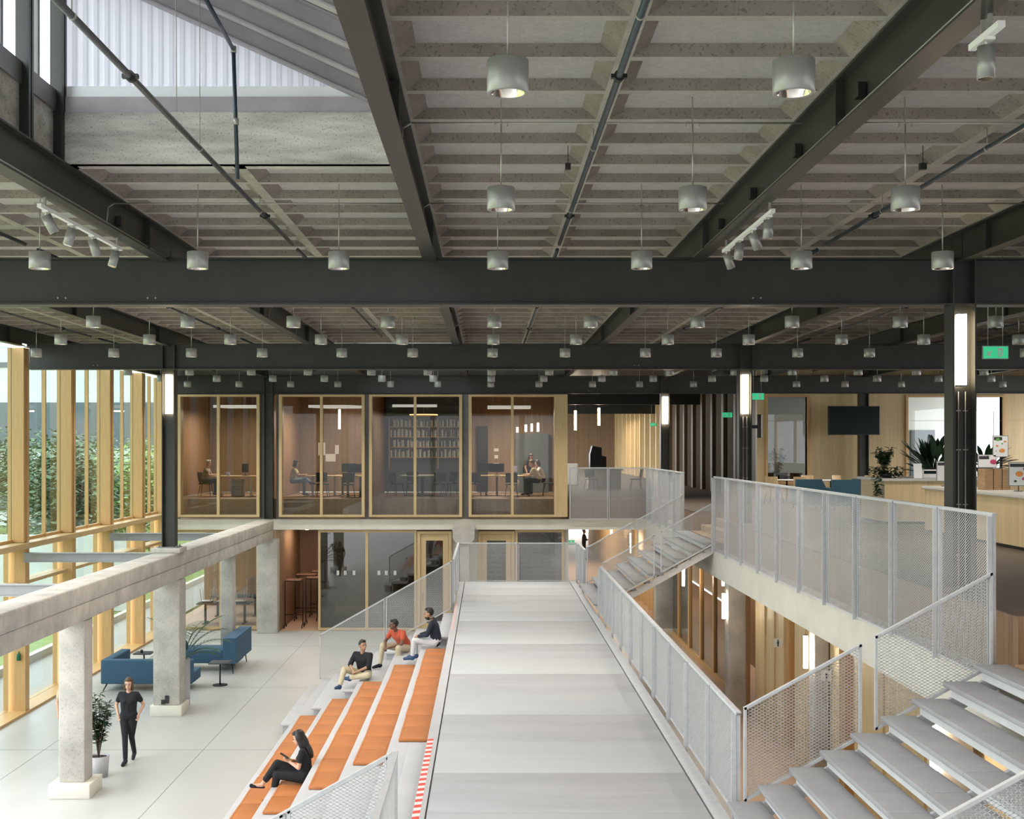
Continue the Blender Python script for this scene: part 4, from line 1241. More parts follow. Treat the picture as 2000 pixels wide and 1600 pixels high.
exit_sign(7.03, 32.0, EYE+1.30, 0.34, 'green exit sign with arrow beside the column at the end of the balustrade')
exit_sign(8.55, 43.8, EYE+1.12, 0.35, 'pale green exit sign in front of the bronze corridor wall', host=9.05)
exit_sign(7.9, 58.5, EYE+1.04, 0.30, 'small green exit sign deep in the upper corridor', host=9.05)
exit_sign(3.15, 47.0, EYE-3.68, 0.34, 'green exit sign at the mouth of the lower corridor', host=3.46)
mat('book_grey', (0.40, 0.39, 0.36), 0.8)
mat('book_pale', (0.62, 0.60, 0.55), 0.8)
mat('reflection_grey', (0.28, 0.28, 0.28), 0.9, var=0.1, scale=0.5)

# ================================================================ PEOPLE
def capsule(b, p0, r0, p1, r1, n=10):
    p0 = Vector(p0); p1 = Vector(p1)
    if (p1-p0).length > 1e-4: b.cyl(p0, p1, r0, r1, n)
    b.ell(p0, (r0,)*3, n, 6); b.ell(p1, (r1,)*3, n, 6)

def fuse(b, name, m, parent, voxel=0.012, smooth=4):
    """overlapping closed shapes melted into one continuous skin"""
    me = _mesh(name+'_raw', b, m)
    fix_normals(me)
    ob = bpy.data.objects.new(name+'_raw', me); COL.objects.link(ob)
    md = ob.modifiers.new('r', 'REMESH'); md.mode = 'VOXEL'; md.voxel_size = voxel; md.use_smooth_shade = True
    ms = ob.modifiers.new('s', 'SMOOTH'); ms.iterations = smooth; ms.factor = 0.5
    dg = bpy.context.evaluated_depsgraph_get()
    out = bpy.data.meshes.new_from_object(ob.evaluated_get(dg))
    bpy.data.objects.remove(ob); bpy.data.meshes.remove(me)
    out.name = name
    out.materials.clear(); out.materials.append(MATS[m])
    out.polygons.foreach_set('use_smooth', [True]*len(out.polygons))
    o = bpy.data.objects.new(name, out); COL.objects.link(o)
    o.parent = parent; ORIG[o.name] = ORIG[parent.name]
    return o

def V(*a): return Vector(a)
def person(loc, rz, label, J, skin, hair, top, bottom, shoe, hairstyle='short', sleeve='short', gaze=(0, -1, 0), vox=0.011, female=False, extra=None, trouser=1.0, beard=False, sandals=False):
    """J: joint positions, person facing -y, origin on the ground between the feet (or under the seat)"""
    t = thing('person', loc, label, 'person', rz=rz)
    J = {k: Vector(v) for k, v in J.items()}
    pel, chest, neck, head = J['pel'], J['chest'], J['neck'], J['head']
    g = Vector(gaze).normalized()
    up = (head-neck).normalized(); 
    sd = g.cross(Vector((0,0,1))).normalized(); upv = sd.cross(g).normalized()
    HM = Matrix((sd, -g, upv)).transposed()      # head frame: x side, -y forward, z up
    # ---- body
    b = MB()
    hw = 0.9 if female else 1.0
    hs = head
    b.ell(hs+HM@V(0,0.012,0.025), (0.074, 0.092, 0.098), 14, 10, M=HM)         # skull
    b.ell(hs+HM@V(0,-0.028,-0.045), (0.056, 0.058, 0.062), 12, 8, M=HM)        # jaw
    b.ell(hs+HM@V(0,-0.062,-0.088), (0.022, 0.020, 0.018), 8, 6, M=HM)         # chin
    b.cyl(hs+HM@V(0,-0.078,0.010), hs+HM@V(0,-0.106,-0.026), 0.010, 0.015, 8)  # nose
    b.ell(hs+HM@V(0,-0.086,-0.058), (0.022, 0.012, 0.009), 8, 6, M=HM)         # lips
    for s in (-1, 1): b.ell(hs+HM@V(0.077*s, 0.012, -0.008), (0.012, 0.024, 0.032), 8, 6, M=HM)
    capsule(b, neck+V(0,0,-0.04), 0.056*hw, hs+HM@V(0,0.015,-0.06), 0.050*hw)
    cx = 0.15*hw
    capsule(b, J['shL'], 0.05, J['shR'], 0.05)
    capsule(b, chest+V(-0.07,0,0), 0.095*hw, chest+V(0.07,0,0), 0.095*hw)
    capsule(b, pel+V(-0.07,0,0.03), 0.10*hw, pel+V(0.07,0,0.03), 0.10*hw)
    capsule(b, chest, 0.10*hw, pel+V(0,0,0.05), 0.105*hw)
    for s in 'LR':
        capsule(b, J['sh'+s], 0.048*hw, J['el'+s], 0.038*hw)
        capsule(b, J['el'+s], 0.038*hw, J['wr'+s], 0.026*hw)
        capsule(b, J['hip'+s], 0.085, J['kn'+s], 0.055)
        capsule(b, J['kn'+s], 0.052, J['an'+s], 0.034)
        capsule(b, J['an'+s]+V(0,0,-0.02), 0.034, J['toe'+s], 0.026)
        # hand
        wr = J['wr'+s]; fa = (wr-J['el'+s]).normalized()
        hd = J.get('hd'+s, fa); hd = Vector(hd).normalized()
        a_ = Vector((0,0,1)) if abs(hd.z) < 0.8 else Vector((0,1,0))
        w_ = hd.cross(a_).normalized(); n_ = w_.cross(hd).normalized()
        pc = wr + hd*0.055
        capsule(b, wr, 0.024, pc, 0.021)
        for q, ln in ((-1.5, 0.055), (-0.5, 0.068), (0.5, 0.064), (1.5, 0.05)):
            base = pc + w_*q*0.0155; capsule(b, wr+w_*q*0.006, 0.013, base, 0.0125, 6)
            k1 = base + hd*ln*0.55 - n_*0.004; k2 = k1 + hd*ln*0.35 - n_*0.026
            capsule(b, base, 0.0095, k1, 0.0085, 6); capsule(b, k1, 0.0085, k2, 0.0078, 6)
        sg = -1 if s == 'L' else 1
        tb = wr + hd*0.02 + w_*sg*0.024
        capsule(b, tb, 0.012, tb + hd*0.035 + w_*sg*0.022, 0.010, 6); capsule(b, tb + hd*0.035 + w_*sg*0.022, 0.010, tb + hd*0.06 + w_*sg*0.020 - n_*0.012, 0.009, 6)
    b.v = [tuple(p) for p in b.v]
    def loc_build(bb, name, m, vx=vox, sm=3, par=t):
        return fuse(bb, name, m, par, vx, sm)
    body = loc_build(b, 'body', skin, min(vox, 0.009), 2)
    # ---- face
    f = MB()
    for s in (-1, 1):
        f.ell(hs+HM@V(0.031*s, -0.078, 0.008), (0.012, 0.008, 0.006), 8, 5, 0, M=HM)
        f.ob(hs+HM@V(0.031*s, -0.083, 0.028), (0.026, 0.008, 0.006), mi=0)
    build(f, 'eyes', ['black_plastic'], body, local=True)
    f = MB(); f.ell(hs+HM@V(0, -0.094, -0.058), (0.019, 0.006, 0.005), 8, 5, M=HM); build(f, 'mouth', 'food_red' if skin != 'skin_dark' else 'leather_seam', body, local=True)
    # ---- hair
    h = MB()
    if hairstyle != 'none':
        h.ell(hs+HM@V(0,0.030,0.042), (0.084, 0.092, 0.098), 14, 10, M=HM)
        h.ell(hs+HM@V(0,-0.030,0.098), (0.062, 0.050, 0.036), 12, 8, M=HM)
        if hairstyle in ('bob', 'long', 'bun', 'mid'):
            for s in (-1, 1): h.ell(hs+HM@V(0.068*s, 0.025, 0.0), (0.028, 0.062, 0.085), 10, 8, M=HM)
        if hairstyle in ('bob', 'mid'):
            for s in (-1, 1): h.ell(hs+HM@V(0.068*s, 0.028, -0.075), (0.032, 0.056, 0.07), 10, 8, M=HM)
            h.ell(hs+HM@V(0,0.072,-0.06), (0.07, 0.045, 0.085), 12, 8, M=HM)
        if hairstyle == 'long':
            h.ell(hs+HM@V(0,0.075,-0.10), (0.085, 0.06, 0.16), 12, 10, M=HM)
            h.ell(hs+HM@V(0,0.095,-0.25), (0.09, 0.05, 0.13), 12, 8, M=HM)
            for s in (-1, 1): h.ell(hs+HM@V(0.070*s, 0.015, -0.10), (0.026, 0.046, 0.12), 10, 8, M=HM)
        if hairstyle == 'bun': h.ell(hs+HM@V(0,0.10,0.11), (0.045,)*3, 10, 8)
        if hairstyle == 'pony':
            h.ell(hs+HM@V(0,0.12,0.0), (0.03, 0.03, 0.09), 10, 8, M=HM)
        loc_build(h, 'hair', hair, 0.009, 3)
    if beard:
        h = MB(); h.ell(hs+HM@V(0,-0.045,-0.085), (0.052, 0.046, 0.036), 12, 8, M=HM); loc_build(h, 'beard', hair, 0.007, 2)
    # ---- top
    b = MB()
    tw = 1.0 if not female else 0.92
    for s in 'LR':
        capsule(b, J['sh'+s]+V(0,0,-0.004), 0.066*tw, J['sh'+s].lerp(J['el'+s], 0.55 if sleeve == 'short' else 1.0), (0.060 if sleeve == 'short' else 0.050)*tw)
        if sleeve == 'long': capsule(b, J['el'+s], 0.050*tw, J['el'+s].lerp(J['wr'+s], 0.9), 0.036*tw)
        if sleeve == 'rolled': capsule(b, J['sh'+s].lerp(J['el'+s], 0.5), 0.060, J['el'+s].lerp(J['wr'+s], 0.12), 0.052)
    capsule(b, J['shL']+V(0.0,0,-0.004), 0.065*tw, J['shR']+V(0.0,0,-0.004), 0.065*tw)
    for q in (-1, 1):
        capsule(b, chest+V(0.075*q*tw,0,0.02), 0.112*tw, pel+V(0.06*q*tw,0,0.10), 0.108*tw)
        capsule(b, chest+V(0.075*q*tw,-0.01,0.0), 0.112*tw, J['sh'+('L' if q > 0 else 'R')].lerp(chest, 0.3), 0.085*tw)
        capsule(b, pel+V(0.055*q*tw,0,0.12), 0.112*tw, pel+V(0.06*q,0,0.0), 0.116*tw)
    capsule(b, chest, 0.118*tw, pel+V(0,0,0.06), 0.122*tw); capsule(b, neck+V(0,0.01,-0.06), 0.070*tw, chest, 0.11*tw)
    if female:
        for q in (-1, 1): b.ell(chest+V(0.065*q, -0.085, -0.01), (0.05, 0.04, 0.05), 10, 8)
    topo = loc_build(b, 'shirt', top, vox, 4)
    # ---- trousers
    b = MB()
    capsule(b, pel+V(-0.065,0,0.02), 0.118*(1 if not female else 0.98), pel+V(0.065,0,0.02), 0.118*(1 if not female else 0.98))
    for s in 'LR':
        capsule(b, J['hip'+s], 0.100, J['kn'+s], 0.070*trouser)
        capsule(b, J['kn'+s], 0.070*trouser, J['kn'+s].lerp(J['an'+s], 0.9 if not sandals else 0.78), 0.056*trouser)
    loc_build(b, 'trousers', bottom, vox, 4)
    # ---- shoes
    for s in 'LR':
        b = MB()
        an, toe = J['an'+s], J['toe'+s]
        d = (toe-an); 
        if sandals:
            capsule(b, an+V(0,0.0,-0.06)+d*(-0.1), 0.022, toe+V(0,0,-0.018), 0.024)
            capsule(b, an.lerp(toe,0.6)+V(0,0,-0.02), 0.036, toe, 0.030)
        else:
            capsule(b, an+V(0,0,-0.035)-d*0.15, 0.042, an.lerp(toe, 0.55)+V(0,0,-0.012), 0.042); capsule(b, an.lerp(toe, 0.5)+V(0,0,-0.012), 0.042, toe+d*0.08, 0.034)
            capsule(b, an, 0.046, an+V(0,0,-0.04), 0.044)
        loc_build(b, 'shoe', shoe, 0.010, 2)
    if extra: extra(t, J, HM, hs)
    return t

def standing(lean=0.0, walk=0.0):
    return dict(pel=(0,0,0.93), chest=(0,-0.01,1.24), neck=(0,0.0,1.42), head=(0,-0.02,1.56), shL=(0.165,0,1.36), shR=(-0.165,0,1.36),
                elL=(0.235,0.03,1.10), elR=(-0.235,0.03,1.10), wrL=(0.22,-0.06,0.88), wrR=(-0.22,-0.06,0.88),
                hipL=(0.085,0,0.90), hipR=(-0.085,0,0.90), knL=(0.09,-0.02,0.49), knR=(-0.09,-0.02,0.49), anL=(0.09,0.03,0.085), anR=(-0.09,0.03,0.085),
                toeL=(0.10,-0.13,0.035), toeR=(-0.10,-0.13,0.035))

# walking woman on the hall floor
J = standing()
J.update(elL=(0.27,0.09,1.13), elR=(-0.27,0.09,1.13), wrL=(0.20,-0.03,0.95), wrR=(-0.20,-0.03,0.95), hdL=(-0.25,-0.1,-0.9), hdR=(0.25,-0.1,-0.9),
         knL=(0.05,0.02,0.50), anL=(0.045,0.27,0.14), toeL=(0.05,0.15,0.045), knR=(-0.05,-0.10,0.50), anR=(-0.03,-0.16,0.085), toeR=(-0.04,-0.33,0.035),
         shL=(0.155,0,1.36), shR=(-0.155,0,1.36))
person((-7.15, 24.5, 0), 0.05, 'woman in black top and trousers walking towards the viewer across the hall floor', J, 'skin_light', 'hair_brown', 'cloth_black', 'cloth_black', 'cloth_black', 'bob', 'short', (0.02, -1, -0.12), female=True, trouser=0.86)

J = standing()
person((-8.50, 25.0, 0), 0.4, 'person almost hidden behind the slender concrete column, one bare arm showing', J, 'skin_light', 'hair_brown', 'cloth_beige', 'fabric_grey', 'cloth_black', 'short', 'short', (0, -1, 0))
# woman seated on the tiers, in profile, legs crossed, reading a phone
def hold_phone(t, J, HM, hs):
    wl = Vector(J['wrL']); b = MB(); b.ob((0.03, -0.335, 0.425), (0.075, 0.010, 0.155), (1.0, 0, 0)); build(b, 'phone', 'black_plastic', t, local=True)
    b = MB(); b.lathe(Vector(J['wrR'])+V(0,0.015,0), [(0.032,-0.012),(0.036,0),(0.032,0.012)], 12); build(b, 'bracelet', 'food_orange', t, local=True)
J = dict(pel=(0,0.0,0.10), chest=(0,-0.02,0.40), neck=(0,-0.04,0.57), head=(0,-0.11,0.70), shL=(0.15,-0.03,0.51), shR=(-0.15,-0.03,0.51),
         elL=(0.20,-0.08,0.27), elR=(-0.20,-0.08,0.27), wrL=(0.05,-0.25,0.33), wrR=(-0.05,-0.25,0.33), hdL=(-0.1,-0.7,0.6), hdR=(0.1,-0.7,0.6),
         hipL=(0.08,-0.02,0.09), hipR=(-0.08,-0.02,0.09), knL=(0.05,-0.45,0.12), knR=(-0.03,-0.46,0.28),
         anL=(0.06,-0.52,-0.26), toeL=(0.06,-0.66,-0.30), anR=(0.06,-0.68,-0.02), toeR=(0.05,-0.87,-0.05))
person((-2.94, 19.85, 0.885), -PI/2, 'woman with long dark hair in black sitting cross-legged on the orange seats with a phone', J, 'skin_light', 'hair_dark', 'cloth_black', 'cloth_black', 'cloth_black', 'long', 'short', (-0.05, -0.9, -0.35), female=True, extra=hold_phone, sandals=True)

# the three men at the far end of the tiers
J = dict(pel=(0,0,0.10), chest=(0,-0.05,0.40), neck=(0,-0.07,0.58), head=(0.02,-0.09,0.72), shL=(0.19,-0.06,0.52), shR=(-0.19,-0.06,0.52),
         elL=(0.25,-0.20,0.30), elR=(-0.26,-0.18,0.30), wrL=(0.06,-0.40,0.20), wrR=(-0.05,-0.38,0.20), hdL=(-0.7,-0.5,-0.2), hdR=(0.7,-0.5,-0.2),
         hipL=(0.10,-0.02,0.09), hipR=(-0.10,-0.02,0.09), knL=(0.30,-0.36,0.13), knR=(-0.30,-0.34,0.22), anL=(-0.12,-0.42,0.06), toeL=(-0.26,-0.44,0.04), anR=(-0.26,-0.60,-0.10), toeR=(-0.26,-0.75,-0.12))
person((-2.72, 27.15, 1.19), -0.45, 'man in dark checked shirt and beige trousers sitting cross-legged, head turned to the other two', J, 'skin_tan', 'hair_dark', 'cloth_black', 'cloth_beige', 'shoe_blue', 'short', 'rolled', (0.85, -0.5, 0.05))
J = dict(pel=(0,0,0.10), chest=(0,-0.16,0.38), neck=(0,-0.25,0.53), head=(0,-0.33,0.65), shL=(0.19,-0.20,0.48), shR=(-0.19,-0.20,0.48),
         elL=(0.28,-0.34,0.24), elR=(-0.28,-0.34,0.24), wrL=(0.06,-0.52,0.16), wrR=(-0.06,-0.52,0.14), hdL=(-0.6,-0.6,-0.3), hdR=(0.6,-0.6,-0.3),
         hipL=(0.10,-0.02,0.09), hipR=(-0.10,-0.02,0.09), knL=(0.28,-0.44,0.16), knR=(-0.24,-0.45,0.16), anL=(0.26,-0.44,-0.26), toeL=(0.29,-0.60,-0.31), anR=(-0.26,-0.52,-0.26), toeR=(-0.29,-0.68,-0.31))
person((-1.93, 28.45, 1.55), -0.75, 'man in orange polo shirt and beige trousers leaning forward with clasped hands', J, 'skin_dark', 'hair_dark', 'cloth_orange', 'cloth_beige', 'cloth_black', 'short', 'short', (-0.5, -0.8, -0.05))
def headphones(t, J, HM, hs):
    n = Vector(J['neck']); b = MB()
    for s in (-1, 1): b.cyl(n+V(0.075*s,-0.05,0.03), n+V(0.055*s,-0.07,0.03), 0.035, n=14)
    b.tube([n+V(0.075,-0.04,0.03), n+V(0.06,0.06,0.04), n+V(-0.06,0.06,0.04), n+V(-0.075,-0.04,0.03)], 0.008, 6)
    build(b, 'headphones', 'black_plastic', t, local=True)
J = dict(pel=(0,0,0.10), chest=(0,-0.05,0.40), neck=(0,-0.10,0.57), head=(0,-0.16,0.70), shL=(0.185,-0.07,0.51), shR=(-0.185,-0.07,0.51),
         elL=(0.24,-0.16,0.27), elR=(-0.24,-0.16,0.27), wrL=(0.12,-0.38,0.22), wrR=(-0.12,-0.38,0.22), hdL=(-0.5,-0.7,-0.2), hdR=(0.5,-0.7,-0.2),
         hipL=(0.09,-0.02,0.09), hipR=(-0.09,-0.02,0.09), knL=(0.12,-0.46,0.14), knR=(-0.13,-0.47,0.14), anL=(0.12,-0.50,-0.22), toeL=(0.13,-0.66,-0.265), anR=(-0.12,-0.46,-0.22), toeR=(-0.13,-0.62,-0.265))
person((-1.12, 26.75, 1.955), -PI/2-0.1, 'bearded man in navy sweater and white trousers with headphones round his neck', J, 'skin_tan', 'hair_dark', 'cloth_navy', 'cloth_white', 'shoe_blue', 'short', 'long', (0, -1, -0.05), beard=True, extra=headphones, trouser=0.82)

# people behind the office glazing and in the corridor
def sitpose(lean=0.0, arm=0.35):
    return dict(pel=(0,0,0.56), chest=(0,-0.05-lean,0.86), neck=(0,-0.08-lean*1.4,1.04), head=(0,-0.12-lean*1.7,1.18), shL=(0.17,-0.06-lean*1.3,0.97), shR=(-0.17,-0.06-lean*1.3,0.97),
         elL=(0.23,-0.2-lean,0.76), elR=(-0.23,-0.2-lean,0.76), wrL=(0.12,-0.42-lean,0.78), wrR=(-0.12,-0.42-lean,0.78),
         hipL=(0.09,0,0.55), hipR=(-0.09,0,0.55), knL=(0.12,-0.44,0.56), knR=(-0.12,-0.44,0.56), anL=(0.12,-0.42,0.12), toeL=(0.12,-0.58,0.06), anR=(-0.12,-0.42,0.12), toeR=(-0.12,-0.58,0.06))
mat('cloth_striped', (0.60, 0.52, 0.42), 0.9, col2=(0.05, 0.05, 0.06), scale=6, stretch=(0.1, 0.1, 3))
person((-10.25, 44.5, 4.5), PI/2, 'grey haired person in striped shirt working at the desk in the first office', sitpose(0.02), 'skin_light', 'hair_grey', 'cloth_striped', 'fabric_black', 'cloth_black', 'short', 'short', (0, -1, -0.1), vox=0.016)
J = sitpose(0.0); J.update(knL=(0.08,-0.46,0.62), anL=(-0.1,-0.66,0.50), toeL=(-0.1,-0.8,0.46))
person((-7.0, 44.2, 4.5), PI/2, 'person in jeans reading a paper sheet in the second office, cut off by the frame', J, 'skin_light', 'hair_dark', 'cloth_beige', 'cloth_denim', 'cloth_black', 'mid', 'short', (0, -1, -0.2), vox=0.016)
J = standing(); J.update(chest=(0,-0.20,1.18), neck=(0,-0.34,1.30), head=(0,-0.42,1.40), shL=(0.16,-0.30,1.26), shR=(-0.16,-0.30,1.26), elL=(0.2,-0.36,1.0), elR=(-0.2,-0.36,1.0), wrL=(0.16,-0.45,0.79), wrR=(-0.16,-0.45,0.79))
person((1.50, 46.2, 4.5), 0.3, 'standing woman in dark sleeveless top leaning over the desk in the fourth office', J, 'skin_tan', 'hair_dark', 'cloth_black', 'cloth_black', 'cloth_black', 'mid', 'short', (0.1, -1, -0.5), vox=0.016, female=True)
person((1.85, 44.6, 4.5), -PI/2-0.2, 'person in pale patterned shirt seated at the desk in the fourth office', sitpose(0.08), 'skin_tan', 'hair_brown', 'cloth_beige', 'cloth_black', 'cloth_black', 'short', 'short', (0, -1, -0.3), vox=0.016)
person((2.05, 45.5, 4.5), -PI/2, 'person in white top seated behind the patterned shirt in the fourth office', sitpose(0.05), 'skin_tan', 'hair_dark', 'cloth_white', 'cloth_black', 'cloth_black', 'mid', 'short', (0, -1, -0.3), vox=0.016)
J = standing(); J.update(elL=(0.22,-0.1,1.08), elR=(-0.22,-0.1,1.08), wrL=(-0.05,-0.24,1.12), wrR=(0.05,-0.24,1.10), hdL=(-1,-0.1,0), hdR=(1,-0.1,0))
person((5.38, 68.5, 0), PI/2-0.2, 'person in black with hair bun standing far down the lower corridor', J, 'skin_light', 'hair_dark', 'cloth_black', 'cloth_black', 'cloth_black', 'bun', 'long', (0, -1, 0), vox=0.018)

# ================================================================ SOFAS, TABLES, CHAIRS
def sofa(x, y, z, w, d, label, m, rz=0, group=None, arms=(True, True), hb=0.80, hs=0.42):
    """faces -y in its own frame"""
    t = thing('sofa', (x, y, z), label, 'sofa', group, rz=rz)
    b = MB(); b.rbox(-w/2, w/2, -d/2, d/2, 0.15, hs, 0.03); build(b, 'seat', m, t, local=True)
    b = MB(); b.rbox(-w/2, w/2, d/2-0.24, d/2, hs-0.02, hb, 0.04); build(b, 'backrest', m, t, local=True)
    for s, on in ((-1, arms[0]), (1, arms[1])):
        if on:
            b = MB(); xx = s*(w/2-0.11); b.rbox(xx-0.11, xx+0.11, -d/2, d/2-0.2, hs-0.02, 0.62, 0.03); build(b, 'armrest', m, t, local=True)
    for sx in (-1, 1):
        for sy in (-1, 1):
            b = MB(); b.cyl((sx*(w/2-0.18), sy*(d/2-0.15), 0.16), (sx*(w/2-0.10), sy*(d/2-0.08), 0.0), 0.018, 0.012, 8); build(b, 'leg', 'black_metal', t, local=True)
    return t
# blue corner sofa: long unit with its back to the viewer's left, tall back unit behind
t = thing('sofa', (-9.4, 32.2, 0), 'blue angular sofa group behind the thick concrete column', 'sofa')
SB = 'sofa_blue'
b = MB(); b.rbox(-9.95, -7.6, 31.6, 31.85, 0.18, 0.80, 0.03); build(b, 'backrest', SB, t)
b = MB(); b.rbox(-9.95, -9.70, 31.83, 33.4, 0.18, 0.80, 0.03); build(b, 'armrest', SB, t)
b = MB(); b.rbox(-9.70, -7.6, 31.84, 32.6, 0.18, 0.45, 0.03); build(b, 'seat', SB, t)
for (x, y) in ((-9.8, 31.7), (-9.8, 33.2), (-7.8, 31.7), (-7.8, 32.4)):
    b = MB(); b.cyl((x, y, 0.19), (x-0.1, y-0.06, 0.0), 0.020, 0.013, 8); build(b, 'leg', 'black_metal', t)
t = thing('sofa', (-8.1, 35.6, 0), 'blue high-backed sofa unit farther from the viewer, seen each side of the column', 'sofa')
b = MB(); b.prism([(-9.35, 0.55), (-9.35, 1.10), (-8.75, 1.10), (-8.45, 0.75), (-8.45, 0.55)], 1, 34.4, 34.7); build(b, 'backrest', SB, t)
b = MB(); b.rbox(-9.35, -7.0, 34.4, 35.3, 0.22, 0.60, 0.03); build(b, 'seat', SB, t)
b = MB(); b.prism([(-7.3, 0.3), (-6.95, 0.3), (-6.95, 1.0), (-7.3, 1.0)], 1, 33.9, 36.2); build(b, 'armrest', SB, t)
for (x, y) in ((-9.2, 34.5), (-9.2, 35.2), (-7.1, 34.1), (-7.1, 36.0)):
    b = MB(); b.cyl((x, y, 0.31 if x > -8 else 0.24), (x+0.06, y-0.08, 0.0), 0.020, 0.013, 8); build(b, 'leg', 'black_metal', t)
def side_table(x, y, z, h, r, label, m='black_metal', top='fabric_grey', group=None):
    t = thing('side_table', (x, y, z), label, 'table', group)
    b = MB(); b.rbox(x-r, x+r, y-r, y+r, z+h-0.03, z+h, 0.01); build(b, 'table_top', top, t)
    b = MB(); b.cyl((x, y, z+0.02), (x, y, z+h-0.03), 0.02); build(b, 'leg', m, t)
    b = MB(); b.cyl((x, y, z), (x, y, z+0.02), r*0.75, n=20); build(b, 'base', m, t)
    return t
side_table(-9.25, 33.1, 0, 0.75, 0.24, 'small dark side table inside the blue sofa corner')
b = MB(); b.cyl((-9.3, 33.05, 0.751), (-9.3, 33.05, 0.83), 0.035, n=12); build(b, 'cup', 'black_plastic', label='dark cup on the side table by the blue sofa', cat='cup')
side_table(-7.05, 32.4, 0, 0.62, 0.26, 'small dark side table on the right of the thick column')

# ---- plants
def leaf(b, p, d, L, W, droop=0.3, mi=0, seg=4):
    """curved pointed leaf starting at p towards d"""
    p = Vector(p); d = Vector(d).normalized()
    side = d.cross(Vector((0,0,1)))
    if side.length < 0.05: side = Vector((1,0,0))
    side.normalize()
    pts = []; q = p.copy(); dd = d.copy()
    for i in range(seg+1):
        f = i/seg; wv = W*math.sin(PI*min(1, 0.08+f*0.92))**0.8*(1-f*0.25)
        pts += [q - side*wv/2, q + Vector((0,0,-wv*0.18)), q + side*wv/2]
        q = q + dd*L/seg; dd = (dd + Vector((0,0,-droop/seg))).normalized()
    fs = []
    for i in range(seg):
        for k in (0, 1): fs.append((3*i+k, 3*i+k+1, 3*i+3+k+1, 3*i+3+k))
    b.add(pts, fs, mi, True)
def potted(name, x, y, z, pot, label, leafmat, stems, nleaf, L, W, h, spread, potmat='planter_grey', square=False, droop=0.5, hmin=0.25):
    t = thing(name, (x, y, z), label, 'plant')
    b = MB()
    if square: b.rbox(x-pot[0], x+pot[0], y-pot[0], y+pot[0], z, z+pot[1], 0.02)
    else: b.lathe((x, y, z), [(0, 0), (pot[0]*0.85, 0), (pot[0], pot[1]), (pot[0]-0.02, pot[1]), (pot[0]-0.03, pot[1]-0.04)], 24)
    build(b, 'pot', potmat, t)
    b = MB(); b.cyl((x, y, z+pot[1]-0.06), (x, y, z+pot[1]-0.03), pot[0]*0.9, n=20); build(b, 'soil', 'soil', t)
    s_ = MB(); lf = MB()
    for i in range(stems):
        a = 2*PI*i/stems + random.uniform(-0.3, 0.3); sp = spread*random.uniform(0.4, 1.0)
        p0 = V(x, y, z+pot[1]-0.04); hh = h*random.uniform(0.7, 1.0)
        p1 = p0 + V(math.cos(a)*sp*0.4, math.sin(a)*sp*0.4, hh*0.55); p2 = p0 + V(math.cos(a)*sp, math.sin(a)*sp, hh)
        s_.cyl(p0, p1, 0.011, 0.008, 6); s_.cyl(p1, p2, 0.008, 0.004, 6)
        for k in range(nleaf):
            f = hmin + (1-hmin)*random.random()
            q = p0.lerp(p1, f*2) if f < 0.5 else p1.lerp(p2, f*2-1)
            aa = random.uniform(0, 2*PI)
            leaf(lf, q, V(math.cos(aa), math.sin(aa), random.uniform(-0.2, 0.7)), L*random.uniform(0.7, 1.2), W, droop)
    build(s_, 'stem', 'bark', t); build(lf, 'foliage', leafmat, t, norm=False)
    return t
potted('potted_plant', -7.42, 23.45, 0, (0.20, 0.40), 'dark leafy shrub in a grey pot behind the slender concrete column', 'leaf_dark', 11, 34, 0.16, 0.06, 1.20, 0.36)
# palm in tall grey planter
t = thing('palm_planter', (-7.43, 29.7, 0), 'arching palm in a tall grey planter behind the thick concrete column', 'plant')
b = MB(); b.rbox(-7.62, -7.24, 29.5, 29.95, 0, 1.15, 0.02); build(b, 'planter', 'planter_grey', t)
b = MB(); s_ = MB()
random.seed(11)
for i in range(13):
    a = random.uniform(0.15, PI-0.15); el = random.uniform(0.5, 1.25)
    p = V(-7.35, 29.7, 1.1); d = V(math.cos(a)*math.cos(el), math.sin(a)*math.cos(el)*0.6, math.sin(el))
    q = p.copy(); L = random.uniform(0.9, 1.5); n = 14
    for k in range(n):
        q2 = q + d*L/n
        s_.cyl(q, q2, 0.007, 0.006, 5, caps=False)
        if k > 2:
            sd = d.cross(V(0,0,1)).normalized()
            for s in (-1, 1): leaf(b, q2, sd*s + d*0.6, 0.34*math.sin(PI*(k+1)/(n+2))+0.05, 0.03, 0.5, seg=3)
        q = q2; d = (d + V(0, 0, -1.5/n)).normalized()
build(s_, 'frond_stem', 'leaf_green', t); build(b, 'foliage', 'leaf_green', t, norm=False)

